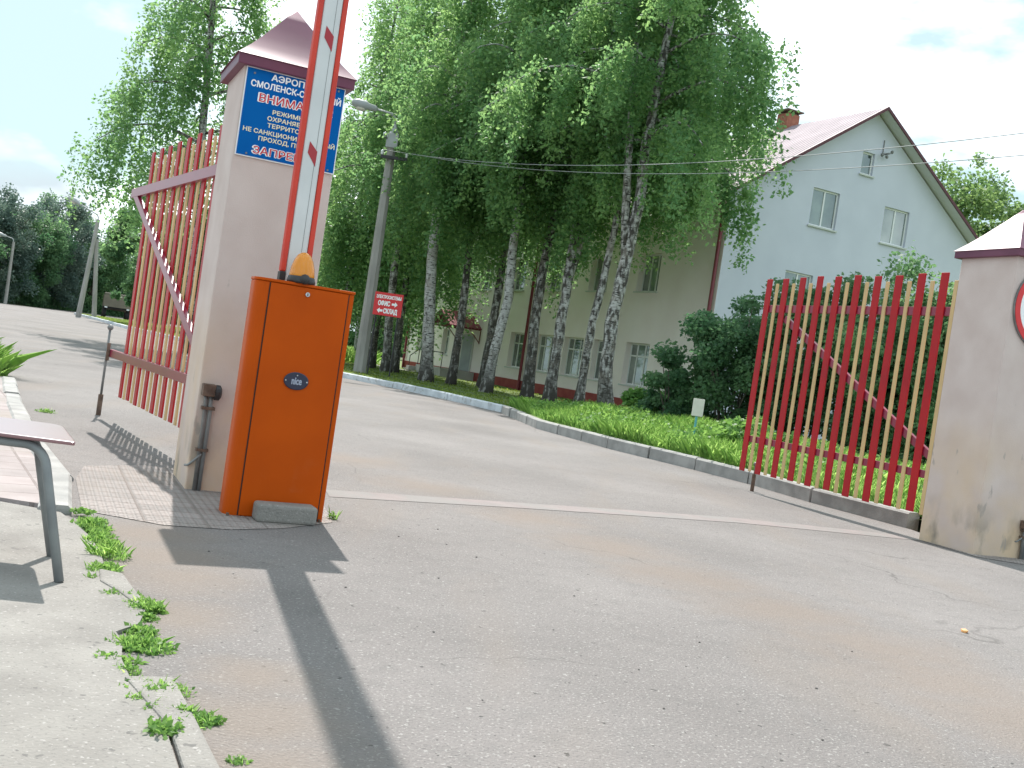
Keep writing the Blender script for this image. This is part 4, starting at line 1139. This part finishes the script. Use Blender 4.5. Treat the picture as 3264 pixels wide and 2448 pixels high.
birch('slim grey birch in front of the porch roof', (-1.85, 32.9), [(-1.80, 32.9, 1.9), (-1.85, 32.9, 3.7)], 14.5, 0.14, 2.15, 5.4, 17, 15000, m_birch_d, (0.2, 0.2), low=0.4)
birch('stout white and black birch left of the porch', (-2.49, 31.8), [(-2.62, 31.8, 1.4), (-2.86, 31.8, 3.63)], 15.0, 0.19, 1.65, 5.9, 18, 14000, m_birch_w, (-0.1, 0.3))
birch('grey birch behind the right leg of the red sign', (-4.2, 36.0), [(-4.35, 36, 2.0), (-4.42, 36, 4.09)], 14.0, 0.155, 2.7, 5.2, 19, 18000, m_birch_m, (0.1, 0.2), low=0.5)
birch('dark slender birch beside the grey one behind the red sign', (-4.13, 38.0), [(-4.21, 38, 4.18)], 14.0, 0.13, 2.6, 4.0, 20, 15000, m_birch_d, (0.6, 0.4), low=0.6)
birch('dark birch just right of the concrete lamp post foot', (-5.12, 39.0), [(-5.14, 39, 1.96)], 14.0, 0.15, 2.7, 3.6, 21, 16000, m_birch_d, (0.1, 0.3), low=0.9)
birch('spotted birch behind the concrete lamp post', (-6.5, 45.0), [(-6.8, 45, 4.55)], 16.0, 0.17, 3.2, 3.8, 22, 17000, m_birch_w, (0.1, 0.3), low=1.0, size=0.19)
birch('dark birch half hidden by the right edge of the pillar with the blue sign', (-6.55, 40.0), [(-6.5, 40, 2), (-6.45, 40, 4.33)], 15.0, 0.16, 2.6, 3.4, 23, 17000, m_birch_d, (0.2, 0.3), low=0.8)
birch('separate loose crowned birch standing behind the left gate leaf', (-9.05, 30.0), [(-9.15, 30, 1.5), (-9.5, 30, 6.61), (-9.66, 30, 9.42)], 16.5, 0.15, 2.6, 4.5, 24, 27000, m_birch_m, (-0.3, 0.0), low=0.4, size=0.15, group='birches beyond the gate', dense=1.15, hang=(0.6, 1.7))

def bushy(name, label, cat, loc, Ht, rx, ry, seed, nleaf, lm, size, zlo=0.0, nclump=70, trunk=True, trunk_r=0.12, group=None, droop=0.3, spike=0.0, clr=0.24, flat=0.0):
    rng = np.random.default_rng(seed)
    t = thing(name, label, cat, loc, 0, group)
    ph = rng.uniform(0, 6.28, 6)
    C_ = []
    while len(C_) < nclump:
        p = rng.normal(size=3); p /= np.linalg.norm(p)
        r_ = rng.random() ** 0.33
        lump = 1 + 0.10 * math.sin(3 * math.atan2(p[1], p[0]) + ph[0]) + 0.08 * math.sin(5 * p[2] + 2 * math.atan2(p[1], p[0]) + ph[1])
        q = p * r_ * lump
        x, y = q[0] * rx, q[1] * ry
        z = zlo + (q[2] * 0.5 + 0.5) * (Ht - zlo)
        if z < zlo + 0.05: continue
        C_.append((x, y, z, r_))
    C_ = np.array(C_)
    rm = clr * (rx + ry) / 2
    cr_ = rm * rng.uniform(0.55, 1.3, nclump)
    tint = rng.random(nclump) * 0.6
    idx = rng.choice(nclump, nleaf, p=cr_ ** 2 / (cr_ ** 2).sum())
    off = rng.normal(size=(nleaf, 3)); off /= np.linalg.norm(off, axis=1)[:, None]
    off *= (rng.random(nleaf) ** 0.45)[:, None] * cr_[idx][:, None]
    off[:, 2] *= 0.75
    if spike:
        k = rng.random(nleaf) < 0.12
        off[k, 2] += np.abs(rng.normal(0, spike, k.sum())); off[k, :2] *= 0.35
    PP = C_[idx, :3] + off
    PP[:, 2] = np.maximum(PP[:, 2], 0.03)
    V = leaf_faces(rng, PP, size, droop)
    quads('crown', V, lm, t, np.clip(tint[idx] + rng.normal(0, 0.15, nleaf) + 0.12 * (C_[idx, 3] - 0.5), 0, 1))
    b = MB()
    if trunk:
        b.tube([(0, 0, -0.1), (0.03, 0.02, Ht * 0.3), (-0.03, 0.05, Ht * 0.75)], [trunk_r * 1.25, trunk_r, trunk_r * 0.35], 8)
        for i in range(12):
            c_ = C_[i]
            z0 = Ht * (0.12 + 0.03 * i)
            b.tube([(0, 0, z0), (c_[0] * 0.5, c_[1] * 0.5, (z0 + c_[2]) / 2 + 0.1), (c_[0], c_[1], c_[2])], [trunk_r * 0.4, trunk_r * 0.25, trunk_r * 0.08], 5)
    else:
        for i in range(16):
            c_ = C_[i]
            b.tube([(c_[0] * 0.15, c_[1] * 0.15, -0.1), (c_[0] * 0.5, c_[1] * 0.5, c_[2] * 0.55), (c_[0], c_[1], c_[2])], [0.022, 0.016, 0.006], 5)
    b.build('trunk' if trunk else 'stems', m_bark, t, smooth=True)
    return t
# shrubs in front of the gable and behind the right gate leaf
bushy('lilac_bush', 'dark rounded bush between the cream wall and the right gate leaf', 'bush', (3.95, 19.6, 0.15), 2.75, 1.1, 1.0, 31, 26000, m_lf_dark, 0.08, clr=0.33, trunk=False, nclump=70, group='bushes along the house')
bushy('lilac_bush', 'low dark bush spreading at the foot of the cream wall', 'bush', (3.05, 20.4, 0.15), 1.55, 0.75, 0.8, 32, 9000, m_lf_dark, 0.08, trunk=False, nclump=50, group='bushes along the house')
bushy('lilac_bush', 'tall dark bush behind the free end of the right gate leaf', 'bush', (4.95, 18.4, 0.15), 3.05, 1.05, 0.95, 33, 28000, m_lf_dark, 0.08, clr=0.33, trunk=False, nclump=75, group='bushes along the house')
bushy('lilac_bush', 'tallest light green bush behind the middle of the right gate leaf', 'bush', (5.95, 17.6, 0.15), 3.2, 1.2, 1.1, 34, 34000, m_lf_mid, 0.08, clr=0.33, trunk=False, nclump=110, group='bushes along the house', spike=0.08)
bushy('lilac_bush', 'green bush behind the hinge end of the right gate leaf', 'bush', (7.1, 17.4, 0.15), 3.1, 1.1, 1.0, 35, 28000, m_lf_mid, 0.08, clr=0.33, trunk=False, nclump=70, group='bushes along the house')
bushy('hogweed', 'low leafy weed clump at the foot of the thick mottled birch', 'plant', (2.7, 21.5, 0.2), 0.75, 0.55, 0.6, 36, 3000, m_weed, 0.09, trunk=False, nclump=25, group='weed clumps on the bank')
bushy('hogweed', 'leafy weed clump between the notice board and the right gate leaf', 'plant', (3.45, 15.2, 0.2), 0.65, 0.5, 0.8, 37, 3500, m_weed, 0.08, trunk=False, nclump=25, group='weed clumps on the bank')
# trees right of the house
bushy('broadleaf_tree', 'bright broadleaf tree behind the house, above the stained pillar', 'tree', (21.3, 55, 0), 13.9, 4.4, 4.0, 41, 42000, m_lf_lite, 0.22, zlo=4.5, nclump=130, trunk_r=0.25, group='trees behind the house', spike=0.3)
bushy('broadleaf_tree', 'bright broadleaf tree behind the house at the right edge', 'tree', (27.0, 56, 0), 13.4, 4.2, 4.0, 42, 36000, m_lf_lite, 0.22, zlo=4.5, nclump=120, trunk_r=0.25, group='trees behind the house')
# bushy trees between the left gate leaf and the wood
bushy('bushy_tree', 'bushy green tree on the verge beside the parked truck', 'tree', (-21.0, 60.5, 0), 7.4, 2.0, 2.0, 43, 26000, m_lf_mid, 0.19, zlo=0.3, nclump=70, group='bushy trees on the verge')
bushy('bushy_tree', 'broad green tree seen through the left gate leaf', 'tree', (-16.3, 56.0, 0), 8.0, 2.6, 2.4, 44, 26000, m_lf_mid, 0.19, zlo=0.6, nclump=70, group='bushy trees on the verge')
bushy('bushy_tree', 'dark green tree behind the pillar with the blue sign', 'tree', (-12.0, 54.0, 0), 8.5, 2.8, 2.6, 45, 24000, m_lf_dark, 0.19, zlo=0.6, nclump=70, group='bushy trees on the verge')
# the wood on the far left: one tree at a time
wood = [(-40.2, 75, 7.0, 'yellowish tree at the left edge of the wood', m_lf_mid), (-39.8, 81, 8.3, 'tall grey green tree third from the left in the wood', m_lf_grey),
        (-39.6, 85.5, 8.0, 'dark round tree left of the middle of the wood', m_lf_dark), (-39.2, 91, 8.9, 'grey green willow in the middle of the wood', m_lf_grey),
        (-38.6, 97, 8.6, 'mid green tree behind the double legged lamp post', m_lf_mid), (-37.5, 104, 8.6, 'mid green tree right of the double legged lamp post', m_lf_mid),
        (-35.5, 111, 8.2, 'green tree behind the parked truck', m_lf_mid), (-44.0, 78, 8.6, 'grey green tree second row at the left edge of the wood', m_lf_grey),
        (-44.5, 88, 9.4, 'tallest tree of the second row in the wood', m_lf_grey), (-44.5, 98, 9.6, 'grey tree of the second row behind the double legged lamp post', m_lf_dark)]
for i, (x, y, h, lab, lm) in enumerate(wood):
    bushy('wood_tree', lab, 'tree', (x, y, 0), h, 3.2, 3.4, 60 + i, 26000, lm, 0.20, zlo=0.0, nclump=110, trunk_r=0.18, group='trees of the far wood', spike=0.35)
far = [(-29, 118, 8.5), (-21, 122, 9.0), (-13, 124, 9.5), (-5, 122, 10), (3, 124, 10), (-17, 84, 7.5), (-10, 80, 7.0)]
fl = ['distant tree behind the gap right of the parked truck', 'distant tree seen through the left gate leaf', 'distant tree behind the pillar with the blue sign', 'distant tree behind the spotted birch', 'distant tree beyond the far end of the house', 'mid distance tree behind the left gate leaf slats', 'mid distance tree beyond the concrete lamp post foot']
for i, (x, y, h) in enumerate(far):
    bushy('distant_tree', fl[i], 'tree', (x, y, 0), h, 4.6 if i < 5 else 3.4, 3.4, 80 + i, 9000, (m_lf_mid, m_lf_dark)[i % 2], 0.33, zlo=0.1, nclump=60, trunk_r=0.2, group='distant trees')

# undergrowth filling the foot of the far wood
rng = np.random.default_rng(99)
n = 70000
ed = np.array([(-40.5, 70), (-39.5, 80), (-39.0, 90), (-38.0, 100), (-36.0, 110), (-30, 117), (-18, 121), (-4, 121), (8, 121)], float)
k = rng.integers(0, len(ed) - 1, n); f = rng.random(n)[:, None]
P = np.concatenate([ed[k] * (1 - f) + ed[k + 1] * f, np.zeros((n, 1))], 1)
P[:, 0] -= np.where(k < 5, rng.random(n) * 5.0 - 0.6, rng.normal(0, 0.6, n)); P[:, 1] += np.where(k >= 4, rng.random(n) * 4, 0)
P[:, 2] = rng.random(n) ** 1.3 * (2.2 + 0.9 * np.sin(P[:, 1] * 0.9) + 0.6 * np.sin(P[:, 0] * 1.7))
struct(quads('undergrowth', leaf_faces(rng, P, 0.24, 0.2), m_lf_dark, None, np.clip(rng.normal(0.35, 0.2, n), 0, 1)), 'stuff')

# grass: lawn and bank as uncountable ground cover
def blades(name, P, hgt, wid, rng, m, tint, lean=0.45):
    n = len(P)
    az = rng.uniform(0, 6.283, n)
    d = np.stack([np.cos(az), np.sin(az), np.zeros(n)], 1)
    w = np.stack([-d[:, 1], d[:, 0], np.zeros(n)], 1) * (wid * rng.uniform(0.6, 1.4, n))[:, None] * 0.5
    h = hgt * rng.uniform(0.5, 1.3, n)
    le = (np.abs(rng.normal(0, lean, n)) * h)[:, None]
    mid = P + d * le * 0.4; mid[:, 2] += h * 0.62
    tip = P + d * le * 1.1; tip[:, 2] += h
    V = np.stack([P - w, P + w, mid + w * 0.8, tip, mid - w * 0.8], 1)
    return quads(name, V, m, None, tint, per=5)
def along_kerb(rng, n, y0, y1, d0, d1, pw=1.0):
    """random ground points behind the kerb"""
    seg = [i for i in range(len(KP)) if y0 <= KP[i].y <= y1]
    idx = rng.choice(seg, n)
    dd = d0 + (d1 - d0) * rng.random(n) ** pw
    out = np.zeros((n, 3))
    for k in range(n):
        p = KP[idx[k]]; p2 = KP[min(idx[k] + 1, len(KP) - 1)]
        q = p.lerp(p2, rng.random())
        out[k] = (q.x + GN.x * (dd[k] + 0.1), q.y + GN.y * (dd[k] + 0.1), bank_h(q, dd[k]) - 0.01)
    return out, dd
rng = np.random.default_rng(5)
P, dd = along_kerb(rng, 85000, 9.8, 22.3, 0.06, 7.5, 1.5)
pn = 0.5 + 0.5 * np.sin(P[:, 0] * 2.3 + 1) * np.sin(P[:, 1] * 1.9)
o = struct(blades('bank_grass', P, 0.08 + 0.15 * pn, 0.005, rng, m_grass, np.clip(0.25 + 0.4 * pn + rng.normal(0, 0.35, len(P)), 0, 1), 0.4), 'stuff')
P, dd = along_kerb(rng, 30000, 9.8, 22.3, 0.12, 6.0, 1.3)
pn = np.sin(P[:, 0] * 3.1 + 2) * np.sin(P[:, 1] * 1.4 + 1)
P = P[pn > -0.1]
P[:, 2] += rng.uniform(0.04, 0.26, len(P)) * (0.5 + 0.5 * rng.random(len(P)))
V = leaf_faces(rng, P, 0.058, 0.15, 0.7)
struct(quads('bank_weeds', V, m_weed, None, np.clip(rng.normal(0.5, 0.25, len(P)), 0, 1)), 'stuff')
P, dd = along_kerb(rng, 30000, 22.0, 75, 0.06, 9.0, 1.3)
struct(blades('lawn_grass', P, np.full(len(P), 0.06), 0.022, rng, m_lawn, np.clip(rng.normal(0.5, 0.25, len(P)), 0, 1), 0.8), 'stuff')
# tall bright grass beyond the lamp post
P = np.stack([rng.uniform(-11.5, -6.2, 5000), rng.uniform(43, 50, 5000), np.full(5000, 0.1)], 1)
struct(blades('tall_grass', P, np.full(5000, 0.55), 0.03, rng, m_grass, np.clip(rng.normal(0.7, 0.2, 5000), 0, 1), 0.4), 'stuff')

# weeds in the joint between slab and asphalt, each a plant
def weed(label, x, y, r_, h, n, seed, z=0.0, group='weeds along the slab edge', leafy=0.6):
    rg = np.random.default_rng(seed)
    n = int(n * 1.1); r_ *= 0.8; h *= 0.6
    a = rg.uniform(0, 6.283, n); rr = r_ * rg.random(n) ** 0.8
    P = np.stack([np.cos(a) * rr, np.sin(a) * rr * 0.8, np.zeros(n)], 1)
    o = blades('weed_plant', P, h * 0.75 * rg.uniform(0.3, 1.2, n), 0.0024, rg, m_grass, np.clip(rg.normal(0.5, 0.3, n), 0, 1), 0.5)
    k = max(8, int(n * leafy * 4.5))
    a = rg.uniform(0, 6.283, k); rr = r_ * 1.1 * rg.random(k) ** 0.6
    Q = np.stack([np.cos(a) * rr, np.sin(a) * rr * 0.8, rg.uniform(0.004, h * 0.55, k) * (1.1 - rr / r_ * 0.6)], 1)
    o2 = quads('leaves', leaf_faces(rg, Q, 0.012 + 0.005 * (seed % 3), 0.02, 0.55), m_weed, None, np.clip(rg.normal(0.55, 0.25, k), 0, 1))
    o2.parent = o
    o.location = (x, y, z)
    return tag(o, label, 'weed', group)
weed('small leafy weed at the corner where pavement meets slab', -1.90, 5.06, 0.06, 0.05, 50, 1, 0.02, leafy=1)
weed('spreading leafy weed just below the pavement corner weed', -1.74, 4.80, 0.08, 0.11, 70, 2, leafy=1)
weed('largest grass tuft on the slab edge with long blades', -1.50, 4.32, 0.11, 0.12, 230, 3, leafy=0.3)
weed('leafy weed beside the largest grass tuft', -1.61, 4.53, 0.09, 0.09, 90, 4, leafy=1)
weed('small weed between the largest tuft and the broken kerb', -1.43, 4.10, 0.06, 0.06, 60, 5, leafy=0.8)
weed('bushy weed standing on the broken kerb stone', -1.12, 3.62, 0.06, 0.08, 80, 6, leafy=1)
weed('wide bright weed in the notch of the slab', -0.97, 3.22, 0.10, 0.08, 130, 7, leafy=0.8)
weed('sparse weed under the wide bright weed', -1.00, 3.06, 0.08, 0.04, 40, 8, leafy=1)
weed('bright leafy weed by the lower slab edge', -0.79, 2.87, 0.08, 0.06, 70, 9, leafy=1)
weed('weed at the corner of the lower broken kerb', -0.64, 2.70, 0.05, 0.05, 50, 10, leafy=0.8)
weed('thin flat weed on the lower broken kerb', -0.70, 2.56, 0.05, 0.025, 40, 11, 0.02, leafy=0.6)
weed('tiny weed near the bottom edge of the broken kerb', -0.50, 2.48, 0.03, 0.035, 25, 12, leafy=0.6)
weed('thin upright weed at the right foot of the orange barrier', -0.88, 6.02, 0.03, 0.13, 16, 13, group='lone weeds', leafy=1)
weed('short weeds in the pavement edge joint beside the pavement', -3.95, 9.35, 0.10, 0.09, 40, 14, group='lone weeds')
weed('thin weed growing from the pavement edge near the bolt rod', -3.2, 7.75, 0.06, 0.08, 25, 15, group='lone weeds')
EDGE = [(-1.86, 4.97), (-1.70, 4.66), (-1.56, 4.40), (-1.44, 4.12), (-1.36, 3.9), (-1.22, 3.72), (-1.10, 3.62), (-1.04, 3.36), (-1.02, 3.20), (-0.94, 3.02), (-0.84, 2.84), (-0.76, 2.72), (-0.66, 2.60)]
rw = random.Random(4)
for i in range(46):
    p = rw.random() * (len(EDGE) - 1.01); k = int(p); f = p - k
    x = EDGE[k][0] * (1 - f) + EDGE[k + 1][0] * f + rw.gauss(0.01, 0.025); y = EDGE[k][1] * (1 - f) + EDGE[k + 1][1] * f + rw.gauss(0, 0.02)
    weed('one of the tiny weed sprouts filling the joint along the slab edge', x, y, rw.uniform(0.03, 0.07), rw.uniform(0.03, 0.075), rw.randint(16, 40), 300 + i, leafy=1.2, group='tiny sprouts in the slab joint')
# bright grass clump at the left edge
rg = np.random.default_rng(77); n = 6500
a = rg.uniform(0, 6.283, n); rr = 0.75 * rg.random(n) ** 0.6
P = np.stack([np.cos(a) * rr * 1.0, np.sin(a) * rr * 0.9, np.zeros(n)], 1)
o = blades('grass_clump', P, 0.46 * rg.uniform(0.5, 1.15, n) * (1.1 - 0.45 * rr / 0.75), 0.006, rg, m_grass, np.clip(rg.normal(0.7, 0.2, n), 0, 1), 0.45)
o.location = (-6.5, 12.3, 0); o.scale = (1, 1, 0.85)
tag(o, 'bright green grass clump at the end of the tiled pavement', 'grass clump')

# ------------------------------------------------------------------ litter on the asphalt
def pebble(x, y, s_, m, label, name='pebble', group='pebbles on the asphalt', cat='pebble', seed=0):
    rg = random.Random(seed)
    bm = bmesh.new(); bmesh.ops.create_icosphere(bm, subdivisions=1, radius=s_)
    for v in bm.verts:
        v.co *= rg.uniform(0.7, 1.25); v.co.z *= 0.65
    me = bpy.data.meshes.new(name); bm.to_mesh(me); bm.free(); me.materials.append(m)
    o = link(name, me, None, (x, y, s_ * 0.35), rg.uniform(0, 6))
    return tag(o, label, cat, group)
pebble(2.43, 5.42, 0.021, m_scrap, 'small orange scrap lying on the open asphalt', 'food_scrap', None, 'scrap', 3)
rp = random.Random(9)
spots = [(0.62, 3.38), (0.59, 3.80), (0.78, 3.94), (-0.48, 5.77), (-0.37, 5.81), (-0.22, 5.75), (-0.05, 5.5), (-0.58, 5.3), (-0.2, 4.85), (0.42, 4.9), (0.52, 4.9), (0.3, 4.2), (0.9, 4.35), (-0.62, 6.7), (-0.3, 6.2), (-1.0, 4.35), (0.05, 3.2), (0.2, 2.8), (1.1, 3.3), (1.25, 3.9), (-0.55, 4.4), (-1.2, 4.7), (1.6, 4.6), (-0.15, 3.9)]
for i, (x, y) in enumerate(spots):
    pebble(x, y, rp.uniform(0.003, 0.007), m_stone, 'tiny dark pebble lying on the asphalt in front of the gateway', seed=i)
